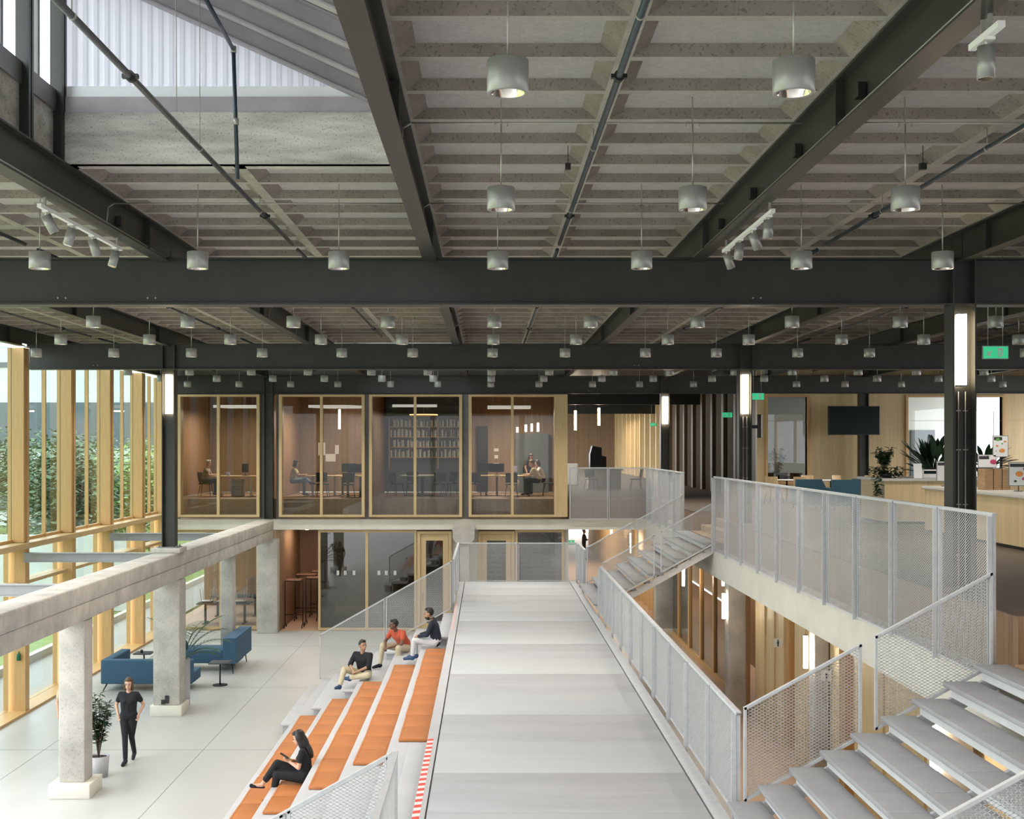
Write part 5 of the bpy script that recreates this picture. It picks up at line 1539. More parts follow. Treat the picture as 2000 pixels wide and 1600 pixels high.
# ---- rolling racks in the dark recess
def rack(x, y, label, w=0.9):
    t = thing('rolling_rack', (x, y, 0), label, 'rack', 'rolling coat racks in the recess')
    for sx in (-1, 1):
        b = MB(); xx = x+sx*w/2
        b.cyl((xx, y-0.02, 0.12), (xx, y-0.02, 1.62), 0.018, n=8); b.cyl((xx, y-0.25, 0.12), (xx, y+0.25, 0.12), 0.016, n=8)
        fr = build(b, 'upright', 'black_metal', t)
        for sy in (-1, 1):
            b = MB(); b.cyl((xx-0.015, y+sy*0.24, 0.05), (xx+0.015, y+sy*0.24, 0.05), 0.05, n=14); b.box(xx-0.012, xx+0.012, y+sy*0.24-0.015, y+sy*0.24+0.015, 0.05, 0.12); build(b, 'caster', 'black_plastic', fr)
    b = MB()
    b.cyl((x-w/2, y-0.02, 0.45), (x+w/2, y-0.02, 0.45), 0.016, n=8); b.cyl((x-w/2, y-0.02, 1.62), (x+w/2, y-0.02, 1.62), 0.016, n=8)
    build(b, 'crossbar', 'black_metal', t)
    for k in range(9):
        b = MB(); yy = y-0.2+0.05*k
        b.beamline((x-w*0.42, yy, 1.67+0.01*(k % 2)), (x+w*0.42, yy, 1.67+0.01*(k % 2)), 0.025, 0.03); build(b, 'shelf_slat', 'copper_rod', t)
    return t
rack(-6.72, 42.7, 'black rolling rack nearest in the dark recess', 0.62)
rack(-6.15, 43.5, 'black rolling rack against the right side of the recess', 0.55)
rack(-6.55, 44.5, 'black rolling rack in the middle of the recess', 0.8)
rack(-6.2, 45.6, 'black rolling rack deepest in the recess', 0.7)
b = MB(); b.lathe((-6.4, 43.6, 3.34), [(0.0, 0.0), (0.06, 0.0), (0.07, 0.04), (0.07, 0.12)], 16); build(b, 'ceiling_spot', ['lamp_room'], label='round ceiling lamp in the dark recess', cat='lamp')

# ---- generic chair and desk
def chair(x, y, z, rz, label, m='fabric_black', legs='black_metal', group='office chairs', wood_=False):
    t = thing('chair', (x, y, z), label, 'chair', group, rz=rz)
    b = MB(); b.rbox(-0.22, 0.22, -0.22, 0.22, 0.43, 0.47, 0.015); build(b, 'seat', m, t, local=True)
    b = MB()
    prof = []
    for i in range(9):
        a = -1.0 + 2.0*i/8
        prof.append((0.24*math.sin(a)*1.05, 0.24-0.10*(1-math.cos(a))*2.0))
    vs = []
    for (xx, yy) in prof:
        vs += [(xx, yy, 0.52), (xx, yy+0.05, 0.86), (xx*1.0, yy+0.02, 0.52), (xx, yy+0.07, 0.86)]
    fs = []
    for i in range(8):
        o = 4*i
        fs += [(o, o+4, o+5, o+1), (o+2, o+3, o+7, o+6), (o+1, o+5, o+7, o+3), (o, o+2, o+6, o+4)]
    fs += [(0, 1, 3, 2), (32, 34, 35, 33)]
    b.add(vs, fs, 0, False); b.box(-0.03, 0.03, 0.18, 0.23, 0.44, 0.60)
    build(b, 'backrest', m, t, local=True)
    for sx in (-1, 1):
        for sy in (-1, 1):
            b = MB(); b.cyl((sx*0.16, sy*0.16, 0.43), (sx*0.23, sy*0.23, 0.0), 0.013, 0.010, 8); build(b, 'leg', legs, t, local=True)
    return t
def desk(x0, x1, y0, y1, z, label, h=0.74, leg='white_paint', top='timber_pale', group='office desks'):
    t = thing('desk', ((x0+x1)/2, (y0+y1)/2, z), label, 'desk', group)
    b = MB(); b.rbox(x0, x1, y0, y1, z+h-0.03, z+h, 0.006); build(b, 'desk_top', top, t)
    for xx in (x0+0.25, x1-0.25):
        b = MB(); b.box(xx-0.035, xx+0.035, (y0+y1)/2-0.04, (y0+y1)/2+0.04, z+0.03, z+h-0.03); b.box(xx-0.04, xx+0.04, y0+0.05, y1-0.05, z, z+0.03); build(b, 'leg', leg, t)
    return t
Z = Z_UP
desk(-9.9, -8.3, 44.0, 44.8, Z, 'white legged desk in the first office, in front of the striped shirt')
desk(-8.28, -7.6, 44.0, 44.8, Z, 'pale desk end beside the right frame of the first office')
for i, (x, nm) in enumerate(((-9.0, 'left'), (-8.05, 'right'))):
    t = thing('desk_pedestal', (x, 44.35, Z), f'grey drawer pedestal under the first office desk, {nm} one', 'drawer unit', 'desk pedestals')
    b = MB(); b.rbox(x-0.2, x+0.2, 44.1, 44.6, Z, Z+0.60, 0.01); build(b, 'body', 'planter_grey', t)
    for k in range(3):
        b = MB(); b.box(x-0.19, x+0.19, 44.085, 44.1, Z+0.03+0.19*k, Z+0.20+0.19*k); build(b, 'drawer', 'steel_grey', t)
b = MB(); b.rbox(-9.42, -9.30, 44.3, 44.42, Z+0.741, Z+0.86, 0.01); build(b, 'pen_holder', 'screen_blue', label='blue pen holder on the first office desk', cat='pen holder')
def monitor(x, y, z, rz, label, w=0.52, m='screen_black'):
    t = thing('monitor', (x, y, z), label, 'monitor', 'computer monitors', rz=rz)
    b = MB(); b.rbox(-w/2, w/2, -0.015, 0.015, 0.12, 0.12+w*0.6, 0.005); build(b, 'screen', m, t, local=True)
    b = MB(); b.cyl((0, 0.01, 0.01), (0, 0.01, 0.15), 0.015); b.box(-0.1, 0.1, -0.07, 0.08, 0, 0.012); build(b, 'stand', 'black_plastic', t, local=True)
monitor(-8.75, 44.4, Z+0.741, 1.35, 'thin dark monitor seen from the side on the first office desk')
monitor(-5.1, 45.2, Z+0.741, 0.2, 'dark monitor in the second office')
monitor(-4.75, 43.9, Z+0.741, 0.0, 'dark monitor close to the right frame of the second office')
monitor(-0.1, 45.4, Z+0.741, 0.1, 'dark monitor in the fourth office, left')
monitor(0.35, 44.9, Z+0.741, -0.1, 'dark monitor in the fourth office, middle')
monitor(1.02, 45.25, Z+0.741, 1.2, 'lilac lit screen beside the seated people in the fourth office', 0.35, 'screen_blue')
desk(-6.6, -5.3, 44.3, 45.0, Z, 'pale drawing desk in the second office beside the person in jeans', leg='timber_pale')
desk(-5.25, -4.3, 43.7, 44.4, Z, 'dark legged desk at the right of the second office', leg='black_metal')
desk(-5.6, -4.4, 45.0, 45.8, Z, 'rear desk of the second office', leg='black_metal')
desk(-0.3, 0.6, 44.7, 45.7, Z, 'desk with papers at the left of the fourth office', leg='black_metal')
desk(0.62, 1.75, 44.4, 45.5, Z, 'desk between the people in the fourth office', leg='black_metal')
chair(-10.2, 44.5, Z, PI/2, 'dark office chair under the striped shirt person')
chair(-5.9, 43.9, Z, 0.3, 'dark chair in front of the drawing desk of the second office', 'fabric_grey')
chair(-4.9, 43.3, Z, 0.1, 'dark chair nearest the glass in the second office')
for i, (x, y, r, nm) in enumerate(((-3.3, 44.3, -0.8, 'leftmost'), (-2.75, 44.9, 0.1, 'second from left'), (-1.75, 44.5, 0.2, 'third from left'), (-1.4, 44.9, 1.0, 'rightmost'))):
    chair(x, y, Z, r+PI, f'black swivel chair around the meeting table of the third office, {nm}')
t = thing('meeting_table', (-2.4, 45.3, Z), 'round topped meeting table in the third office', 'table')
b = MB(); b.cyl((-2.4, 45.3, Z+0.71), (-2.4, 45.3, Z+0.74), 0.85, n=36); build(b, 'table_top', 'white_glossy', t)
b = MB(); b.cyl((-2.4, 45.3, Z+0.03), (-2.4, 45.3, Z+0.71), 0.05); b.cyl((-2.4, 45.3, Z), (-2.4, 45.3, Z+0.03), 0.4, n=24); build(b, 'base', 'black_metal', t)
for i, (x, y, r, nm) in enumerate(((-0.45, 44.2, PI, 'left'), (0.85, 43.6, PI, 'in the middle close to the glass'), (2.25, 44.9, -PI/2, 'right'))):
    chair(x, y, Z, r, f'black office chair in the fourth office, {nm}')
# shelves with letters in the third office
t = thing('library_shelf', (-2.45, 48.3, Z), 'long library shelf unit on the back wall of the third office', 'shelf')
b = MB()
for z in (1.35, 1.75, 2.15, 2.55): b.box(-3.85, -1.0, 48.2, 48.48, Z+z, Z+z+0.025)
for x in (-3.87, -2.9, -1.95, -1.0): b.box(x, x+0.03, 48.2, 48.48, Z+0.9, Z+2.9)
build(b, 'frame', 'timber_amber', t)
random.seed(5)
for z in (1.375, 1.775, 2.175, 2.575):
    x = -3.8; k = 0; n_ = 0
    bn = {1.375: 'lowest board', 1.775: 'second board from below', 2.175: 'third board from below', 2.575: 'top board'}[z]
    while x < -1.1:
        w_ = random.uniform(0.03, 0.07); h_ = random.uniform(0.2, 0.32)
        if abs(x+2.9) > 0.07 and abs(x+1.95) > 0.07 and random.random() < 0.8:
            n_ += 1; b = MB(); b.box(x, x+w_, 48.22, 48.42, Z+z+0.001, Z+z+h_)
            build(b, 'book', ['book_pale', 'fabric_grey', 'book_grey'][k % 3], label=f'thin book, {n_}{"st" if n_ % 10 == 1 and n_ != 11 else "nd" if n_ % 10 == 2 and n_ != 12 else "rd" if n_ % 10 == 3 and n_ != 13 else "th"} from left on the library {bn}', cat='book', group='books on the ' + bn)
        x += w_+0.004; k += 1
# acoustic baffles, no lamps; a slight glow is added to their white
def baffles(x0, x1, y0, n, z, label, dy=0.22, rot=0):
    t = thing('acoustic_baffles', ((x0+x1)/2, y0, z), label, 'ceiling baffle', 'hanging baffles of the offices')
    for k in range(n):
        b = MB(); b.rbox(x0+0.12*k*rot, x1+0.12*k*rot, y0+dy*k, y0+dy*k+0.05, z, z+0.10, 0.008); o = build(b, 'baffle', 'baffle_white_glow', t)
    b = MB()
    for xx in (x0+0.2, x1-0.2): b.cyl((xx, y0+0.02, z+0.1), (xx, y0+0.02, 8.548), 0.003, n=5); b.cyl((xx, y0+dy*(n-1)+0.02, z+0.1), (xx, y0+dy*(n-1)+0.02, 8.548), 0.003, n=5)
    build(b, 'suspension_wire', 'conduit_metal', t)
def room_fill(x, y, z, sx_, sy_, w, col=(1.0, 0.84, 0.66)):  # added area fill with no fixture, brightens rooms and corridors
    ld = bpy.data.lights.new('room_fill', 'AREA'); ld.shape = 'RECTANGLE'; ld.size = sx_; ld.size_y = sy_; ld.energy = w; ld.color = col
    lo = bpy.data.objects.new('room_fill', ld); COL.objects.link(lo); lo.location = (x, y, z)
for (x, w_) in ((-9.1, 110), (-5.7, 110), (-2.4, 60), (0.9, 160)): room_fill(x, 45.4, 7.6, 1.6, 2.0, w_)
room_fill(6.0, 60.0, 8.0, 3, 6, 90); room_fill(7.0, 76.0, 8.0, 3, 8, 200)
room_fill(4.5, 48.0, 3.4, 1.5, 6, 60); room_fill(4.5, 62.0, 3.4, 1.5, 8, 120)
room_fill(-6.45, 43.8, 3.4, 0.8, 1.5, 25, (1.0, 0.74, 0.56)); room_fill(-9.3, 45, 3.4, 2, 3, 40); room_fill(-4.1, 45.4, 3.4, 2, 3, 12); room_fill(1.5, 45.4, 3.4, 1.5, 3, 10)
for y in (15, 20, 25): room_fill(9.5, y*1.0, 3.1, 1, 2, 20)
room_fill(15, 45.5, 8.6, 6, 3, 30, (1, 1, 1)); room_fill(6.9, 36, 3.1, 0.8, 8, 60)
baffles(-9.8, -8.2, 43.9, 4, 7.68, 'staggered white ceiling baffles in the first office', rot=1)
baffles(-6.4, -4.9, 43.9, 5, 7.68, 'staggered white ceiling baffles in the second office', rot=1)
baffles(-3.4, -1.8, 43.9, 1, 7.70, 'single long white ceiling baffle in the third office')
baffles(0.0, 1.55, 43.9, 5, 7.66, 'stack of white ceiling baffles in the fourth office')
t = thing('ring_lamp', (-2.35, 45.3, 7.42), 'flat brass coloured round lamp over the meeting table', 'lamp')
b = MB(); b.cyl((-2.35, 45.3, 7.42), (-2.35, 45.3, 7.48), 0.52, n=32); build(b, 'shade', 'timber_amber', t)
b = MB(); b.cyl((-2.35, 45.3, 7.48), (-2.35, 45.3, 8.548), 0.005, n=6); build(b, 'cable', 'black_plastic', t)
for i, (x, y, za, zb, nm) in enumerate(((-5.73, 47.6, 6.95, 7.75, 'left in the second office'), (-4.75, 47.9, 6.75, 7.4, 'right in the second office'), (1.15, 47.2, 6.82, 7.05, 'leftmost in the fourth office'), (1.47, 47.0, 6.84, 7.14, 'second in the fourth office'), (1.68, 46.6, 6.85, 7.17, 'third in the fourth office'), (1.9, 46.2, 6.84, 7.2, 'rightmost in the fourth office'))):
    column_lamp(x, y, za, zb, 'slim vertical lamp ' + nm, 'slim lamps of the offices', m='lamp_room', r=0.04, hang=8.55)
def posters(pts, label_pre):
    for i, (x, y, z, w, h, nm) in enumerate(pts):
        b = MB(); b.box(x-w/2, x+w/2, y, y+0.004, z, z+h); build(b, 'pinned_sheet', 'paper_white', label=f'white sheet pinned on the {nm}', cat='paper', group='pinned sheets')
posters([(-6.55, 48.58, 5.95, 0.28, 0.5, 'back wall of the second office, left'), (-6.2, 48.58, 5.7, 0.4, 0.3, 'back wall of the second office, low'), (-5.95, 48.58, 6.0, 0.15, 0.35, 'back wall of the second office, right'), (-8.55, 48.58, 5.85, 0.14, 0.14, 'back wall of the first office'),
         (0.35, 48.58, 6.1, 0.18, 0.12, 'back wall of the fourth office, top'), (0.35, 48.58, 5.82, 0.14, 0.14, 'back wall of the fourth office, middle'), (0.35, 48.58, 5.5, 0.22, 0.14, 'back wall of the fourth office, low')], '')
b = MB(); b.box(-0.4, 0.02, 48.4, 48.58, Z, Z+2.6); build(b, 'cupboard', 'black_metal', label='tall dark cupboard on the back wall of the fourth office', cat='cupboard')
b = MB(); b.box(1.1, 2.4, 48.2, 48.58, Z, Z+2.3); build(b, 'bookcase', 'render_dark', label='dark bookcase behind the people of the fourth office', cat='bookcase')
for k, (dx, w_, nm) in enumerate(((0.0, 0.2, 'middle one'), (0.24, 0.12, 'right one'), (-0.25, 0.15, 'left one'))):
    b = MB(); b.box(0.95+dx, 0.95+dx+w_, 44.6+0.1*k, 44.9+0.1*k, Z+0.741, Z+0.75)
    build(b, 'paper_sheet', 'paper_white', label=f'white papers on the desk between the people, {nm}', cat='papers', group='papers on the fourth office desk')
b = MB(); b.ell((0.92, 44.15, Z+0.46), (0.24, 0.2, 0.22), 14, 10); b.cyl((0.92, 44.15, Z), (0.92, 44.15, Z+0.3), 0.02); b.cyl((0.92, 44.15, Z), (0.92, 44.15, Z+0.02), 0.14, n=18); build(b, 'dome_lamp', 'white_glossy', label='white rounded lamp shade low in the fourth office', cat='lamp')

# ---- lower rooms content
def stacked_chair(x, y, label):
    t = thing('stacked_chair', (x, y, 0.75), label, 'chair', 'white chairs turned upside down on tables')
    b = MB(); b.rbox(-0.2+x, 0.2+x, y-0.2, y+0.2, 0.78, 0.81, 0.01); build(b, 'seat', 'white_glossy', t)
    for sx in (-1, 1):
        for sy in (-1, 1):
            b = MB(); b.cyl((x+sx*0.16, y+sy*0.16, 0.81), (x+sx*0.2, y+sy*0.2, 1.25), 0.014, n=6); build(b, 'leg', 'white_steel', t)
    b = MB(); b.box(x-0.19, x+0.19, y+0.2, y+0.22, 0.752, 0.80); build(b, 'backrest', 'white_glossy', t)
desk(-10.3, -8.4, 43.4, 44.2, 0.0, 'dark table with upturned chairs in the lower left room', leg='black_metal', top='fabric_grey', group='tables of the lower room')
desk(-10.3, -8.4, 45.4, 46.2, 0.0, 'rear dark table in the lower left room', leg='black_metal', top='fabric_grey', group='tables of the lower room')
for i, x in enumerate((-10.0, -9.4, -8.8)): stacked_chair(x, 43.8, f'white chair turned upside down on the lower room table, {ORD[i]} from left')

# ================================================================ MEZZANINE RIGHT: screen, counter, plants, seats
t = thing('wall_screen', (12.19, 40.9, 6.67), 'large black flat screen mounted high on the steel column', 'screen')
b = MB(); b.rbox(11.33, 13.05, 40.86, 40.94, 6.68, 7.64, 0.01); build(b, 'bezel', 'black_plastic', t)
b = MB(); b.box(11.36, 13.02, 40.852, 40.86, 6.71, 7.61); build(b, 'display', 'screen_black', t)
b = MB(); b.box(12.2, 12.9, 40.94, 41.0, 6.95, 7.35); b.box(12.68, 12.82, 40.95, 41.55, 7.1, 7.2); build(b, 'mount', 'black_metal', t)
# bar counter
t = thing('bar_counter', (9.6, 23, Z), 'long pale timber bar counter on the right with stone top', 'counter')
b = MB(); b.box(9.22, 9.95, 17.5, 25.9, Z+0.06, Z+0.90); build(b, 'body', 'panel_pale_y', t)
b = MB(); b.box(9.27, 9.9, 17.5, 25.8, Z, Z+0.06); build(b, 'kickboard', 'black_metal', t)
b = MB(); b.rbox(9.17, 10.0, 17.4, 25.95, Z+0.901, Z+0.97, 0.008); build(b, 'worktop', 'counter_top', t)
t = thing('bar_counter', (9.6, 29.2, Z), 'short pale timber counter end with plants and till on top', 'counter')
b = MB(); b.prism([(9.18, 30.2), (9.18, 28.4), (10.1, 28.4), (12.6, 28.4), (12.6, 30.2)], 2, Z+0.06, Z+1.0); build(b, 'body', 'panel_pale_x', t)
b = MB(); b.prism([(9.10, 30.25), (9.10, 28.33), (12.6, 28.33), (12.6, 30.25)], 2, Z+1.001, Z+1.06); build(b, 'worktop', 'counter_top', t)
b = MB(); b.box(9.25, 12.5, 28.5, 30.1, Z, Z+0.06); build(b, 'kickboard', 'black_metal', t)
zc = Z+1.061
random.seed(3)
t = thing('bird_of_paradise', (10.68, 29.4, zc), 'tall dark green broad-leaved plant on the short counter', 'plant')
b = MB(); b.lathe((10.68, 29.4, zc), [(0, 0), (0.17, 0), (0.2, 0.22), (0.18, 0.22)], 20); build(b, 'pot', 'black_plastic', t)
b = MB(); s_ = MB()
for i in range(85):
    a = random.uniform(0, 2*PI); sp = random.uniform(0.12, 0.66)
    p = V(10.68+0.06*math.cos(a), 29.4+0.06*math.sin(a), zc+0.15)
    e = p + V(math.cos(a)*sp*0.8, math.sin(a)*sp*0.4, random.uniform(-0.05, 0.52))
    s_.cyl(p, e, 0.010, 0.006, 6)
    leaf(b, e, (e-p).normalized()+V(0, 0, 0.4), random.uniform(0.30, 0.46), 0.17, 0.55, seg=6)
build(s_, 'stalk', 'leaf_dark', t); build(b, 'foliage', 'leaf_dark', t, norm=False)
t = thing('bird_of_paradise', (11.95, 29.5, zc), 'second broad-leaved plant on the short counter, beside the tall column', 'plant')
b = MB(); b.lathe((11.95, 29.5, zc), [(0, 0), (0.17, 0), (0.2, 0.22), (0.18, 0.22)], 20); build(b, 'pot', 'black_plastic', t)
b = MB(); s_ = MB()
for i in range(44):
    a = random.uniform(0, 2*PI); sp = random.uniform(0.15, 0.6)
    p = V(11.95, 29.5, zc+0.15); e = p + V(math.cos(a)*sp, math.sin(a)*sp*0.4, random.uniform(0.0, 0.36))
    s_.cyl(p, e, 0.010, 0.006, 6)
    leaf(b, e, (e-p).normalized()+V(0, 0, 0.1), random.uniform(0.35, 0.5), 0.16, 0.7, seg=6)
build(s_, 'stalk', 'leaf_dark', t); build(b, 'foliage', 'leaf_dark', t, norm=False)
potted('leafy_plant', 9.55, 29.6, zc, (0.12, 0.16), 'small-leaved light green plant on the short counter beside the tall one', 'leaf_green', 14, 26, 0.14, 0.07, 0.62, 0.24, potmat='black_plastic')
t = thing('trailing_plant', (9.35, 28.9, zc), 'trailing dark green plant hanging over the counter corner', 'plant')
b = MB(); b.lathe((9.40, 28.9, zc), [(0, 0), (0.10, 0), (0.12, 0.12), (0.10, 0.12)], 16); build(b, 'pot', 'black_plastic', t)
b = MB()
for i in range(420):
    a = random.uniform(0, 2*PI)
    if i < 300: q = V(9.40+random.uniform(-0.38, 0.42), 28.9+random.uniform(-0.3, 0.3), zc+random.uniform(0.02, 0.26))
    else: q = V(9.10-random.uniform(0.0, 0.10), 28.45+random.uniform(-0.1, 0.2), zc-random.uniform(0.0, 0.42))
    leaf(b, q, V(math.cos(a), math.sin(a), random.uniform(-0.5, 0.5)), 0.10, 0.06, 0.5, seg=3)
build(b, 'foliage', 'leaf_dark', t, norm=False)
b = MB(); b.ob((9.98, 28.5, zc+0.17), (0.19, 0.012, 0.34), (-0.12, 0, 0)); o = build(b, 'menu_card', 'paper_white', label='white menu card standing on the short counter', cat='menu')
t = thing('till', (10.35, 28.75, zc), 'white till with red label on the short counter', 'till')
b = MB(); b.rbox(10.1, 10.62, 28.6, 28.95, zc, zc+0.20, 0.015); build(b, 'body', 'white_glossy', t)
b = MB(); b.box(10.16, 10.56, 28.592, 28.6, zc+0.10, zc+0.17); build(b, 'display', 'screen_black', t)
b = MB(); b.box(10.5, 10.6, 28.592, 28.6, zc+0.02, zc+0.06); build(b, 'label_strip', 'tape_red', t)
def poster(x, y, z, w, h, label, header=True, blobs=(), stand=None, rz=0.0):
    t = thing('food_poster', (x, y, z), label, 'poster', 'framed food posters', rz=rz)
    b = MB(); b.box(-w/2-0.012, w/2+0.012, 0, 0.02, 0, h); build(b, 'frame', 'steel_grey', t, local=True)
    b = MB(); b.box(-w/2, w/2, -0.003, 0, 0.012, h-0.012); build(b, 'sheet', 'paper_white', t, local=True)
    if header:
        b = MB(); b.box(-w/2+0.01, w/2-0.01 if header == 2 else w*0.1, -0.006, -0.003, h-0.09, h-0.03); build(b, 'header', 'label_black', t, local=True)
    for (u, v, r, m) in blobs:
        b = MB(); b.ell(((u-0.5)*w, -0.005, v*h), (r*w, 0.002, r*w*0.7), 12, 6); build(b, 'dish_picture', m, t, local=True)
    if stand:
        b = MB(); b.cyl((0, 0.03, -stand), (0, 0.03, h*0.5), 0.008, n=6); b.cyl((0, 0.03, -stand), (0, 0.03, -stand+0.01), 0.08, n=16); build(b, 'stand', 'black_metal', t, local=True)
    return t
zb = Z+0.971
BL = ((0.3, 0.82, 0.16, 'food_green'), (0.8, 0.72, 0.10, 'food_orange'), (0.6, 0.62, 0.07, 'food_green'), (0.25, 0.52, 0.10, 'food_orange'), (0.6, 0.30, 0.20, 'food_orange'), (0.58, 0.31, 0.11, 'food_green'), (0.2, 0.28, 0.05, 'food_green'))
poster(9.98, 23.9, zb+0.62, 0.28, 0.42, 'tall framed food poster on a thin stand behind the crate', 1, BL, stand=0.62)
poster(9.72, 23.9, zb+0.41, 0.34, 0.26, 'small white food poster with red onion on top of the crate', 1, ((0.85, 0.45, 0.2, 'food_red'), (0.5, 0.9, 0.05, 'food_green')))
poster(9.78, 22.6, zb+0.10, 0.36, 0.44, 'wide framed food poster leaning in front of the crate', 2, ((0.5, 0.5, 0.2, 'food_orange'), (0.75, 0.3, 0.12, 'food_red'), (0.8, 0.72, 0.12, 'food_red'), (0.3, 0.2, 0.08, 'label_black')), stand=0.10)
poster(9.55, 25.6, zb+0.10, 0.36, 0.42, 'framed food poster on the bar left of the tall column', 1, ((0.7, 0.55, 0.2, 'food_orange'), (0.5, 0.85, 0.1, 'food_green'), (0.8, 0.2, 0.15, 'food_orange')), stand=0.10)
t = thing('wooden_crate', (9.73, 23.6, zb), 'slatted wooden crate standing on the bar counter', 'crate')
for k in range(3):
    b = MB(); b.box(9.48+0.165*k, 9.63+0.165*k, 23.4, 23.415, zb, zb+0.40); build(b, 'slat', 'crate_wood', t)
b = MB(); b.box(9.48, 9.495, 23.415, 23.75, zb, zb+0.40); b.box(9.955, 9.97, 23.415, 23.75, zb, zb+0.40); b.box(9.495, 9.955, 23.735, 23.75, zb, zb+0.40); b.box(9.495, 9.955, 23.415, 23.735, zb, zb+0.02); b.box(9.495, 9.955, 23.415, 23.735, zb+0.38, zb+0.40)
build(b, 'box', 'crate_wood', t)
# teal sofas, chairs and tables in front of the dining wall
def tub(x, y, label, w=0.85, rz=0):
    t = thing('lounge_chair', (x, y, Z), label, 'armchair', 'teal lounge chairs', rz=rz)
    b = MB(); b.rbox(-w/2, w/2, -0.35, 0.35, 0.12, 0.42, 0.03); build(b, 'seat', 'sofa_teal', t, local=True)
    b = MB(); b.prism([(-w/2, 0.12), (w/2, 0.12), (w/2, 0.62), (w/2-0.12, 0.86), (-w/2, 0.86)], 1, -0.42, -0.28); build(b, 'backrest', 'sofa_teal', t, local=True)
    for sx in (-1, 1):
        b = MB(); b.rbox(sx*(w/2-0.06)-0.06, sx*(w/2-0.06)+0.06, -0.28, 0.33, 0.4, 0.62, 0.02); build(b, 'armrest', 'sofa_teal', t, local=True)
    for sx in (-1, 1):
        for sy in (-1, 1):
            b = MB(); b.cyl((sx*0.32, sy*0.28, 0.13), (sx*0.34, sy*0.3, 0), 0.015, n=6); build(b, 'leg', 'black_metal', t, local=True)
tub(9.22, 35.4, 'teal lounge chair in front of the dining wall, left one')
tub(10.13, 35.0, 'teal lounge chair in front of the dining wall, middle one')
tub(10.95, 36.0, 'low teal lounge chair in front of the dining wall, right one', 0.7)
for i, (x, y, r) in enumerate(((8.95, 38.4, 2.5), (9.75, 38.2, 2.8), (10.4, 39.6, 0.2), (11.4, 39.6, 0.6), (12.3, 39.5, -0.5))):
    chair(x, y, Z, r, f'light wooden shell chair near the dining wall, {ORD[i]} from left', 'timber_pale', 'black_metal', 'wooden shell chairs')
for i, (x, y) in enumerate(((9.6, 39.4), (10.9, 39.0), (12.9, 39.2))):
    t = thing('cafe_table', (x, y, Z), f'pale cafe table near the dining wall, {ORD[i]} from left', 'table', 'cafe tables')
    b = MB(); b.cyl((x, y, Z+0.71), (x, y, Z+0.735), 0.42, n=28); build(b, 'table_top', 'white_paint', t)
    b = MB(); b.cyl((x, y, Z+0.02), (x, y, Z+0.71), 0.03); build(b, 'leg', 'black_metal', t)
    b = MB(); b.cyl((x, y, Z), (x, y, Z+0.02), 0.25, n=20); build(b, 'base', 'black_metal', t)
# inside the white room: long table, dark chairs, a plant
desk(9.7, 11.1, 44.0, 44.8, Z, 'white table inside the room behind the left dining window', top='white_paint', group='tables of the white room')
for i, x in enumerate((9.9, 10.4, 10.9)): chair(x, 43.6, Z, PI, f'dark chair inside the room behind the left dining window, {ORD[i]} from left', group='dark chairs of the white room')
potted('potted_plant', 10.75, 45.6, Z, (0.25, 0.5), 'bushy pale plant inside the room behind the left dining window', 'leaf_green', 10, 24, 0.2, 0.07, 1.3, 0.4)
t = thing('wall_speaker', (6.45, 28.8, 6.25), 'slim vertical loudspeaker on the column at the end of the balustrade', 'loudspeaker')
b = MB(); b.rbox(6.33, 6.41, 28.75, 28.9, 6.50, 7.05, 0.01); build(b, 'body', 'black_plastic', t)
b = MB(); b.box(6.411, 6.43, 28.76, 28.89, 6.51, 7.04); build(b, 'grille', 'white_paint', t)
b = MB(); b.box(6.18, 6.33, 28.80, 28.84, 6.72, 6.80); build(b, 'bracket', 'black_metal', t)

# ---- reception in the upper corridor
t = thing('reception_desk', (4.7, 51.5, Z), 'grey reception desk in the upper corridor', 'desk')
b = MB(); b.rbox(4.2, 5.55, 51.0, 51.9, Z, Z+0.80, 0.02); build(b, 'body', 'panel_brown_x', t)
b = MB(); b.rbox(4.15, 5.65, 50.95, 51.95, Z+0.801, Z+0.84, 0.008); build(b, 'worktop', 'fabric_grey', t)
t = thing('display_stand', (4.75, 53.5, Z), 'black stepped cabinet behind the reception desk', 'cabinet')
b = MB(); b.prism([(4.45, Z), (5.15, Z), (5.15, Z+1.35), (4.95, Z+1.40), (4.95, Z+1.75), (4.55, Z+1.82), (4.45, Z+1.45)], 1, 53.2, 53.9); build(b, 'body', 'black_plastic', t)
chair(4.25, 50.3, Z, 0.3, 'dark chair at the left end of the reception desk', 'fabric_grey', group='reception chairs')
chair(6.15, 50.9, Z, -1.8, 'dark shell chair to the right of the reception desk', 'fabric_grey', group='reception chairs')
t = thing('white_cabinet', (3.55, 57.0, Z), 'low white cabinet at the left of the upper corridor', 'cabinet')
b = MB(); b.rbox(3.0, 4.2, 56.8, 57.4, Z, Z+1.0, 0.02); build(b, 'body', 'white_paint', t)
for k in range(2):
    b = MB(); b.box(3.05+0.57*k, 3.58+0.57*k, 56.78, 56.80, Z+0.05, Z+0.95); build(b, 'door', 'white_glossy', t)

# ---- washroom signs
for (x, y, nm) in ((6.03, 25.5, 'first'), (6.03, 21.85, 'second')):
    t = thing('washroom_sign', (x, y, 2.13), f'square white washroom sign with a standing figure, {nm} from the far end', 'sign', 'washroom signs')
    b = MB(); b.box(x-0.09, x+0.09, y, y+0.01, 2.13, 2.31); build(b, 'plate', 'paper_white', t)
    b = MB(); b.cyl((x, y-0.001, 2.275), (x, y-0.004, 2.275), 0.013, n=12); b.box(x-0.02, x+0.02, y-0.004, y-0.001, 2.20, 2.258); b.box(x-0.014, x+0.014, y-0.004, y-0.001, 2.145, 2.20)
    build(b, 'pictogram', 'label_black', t)
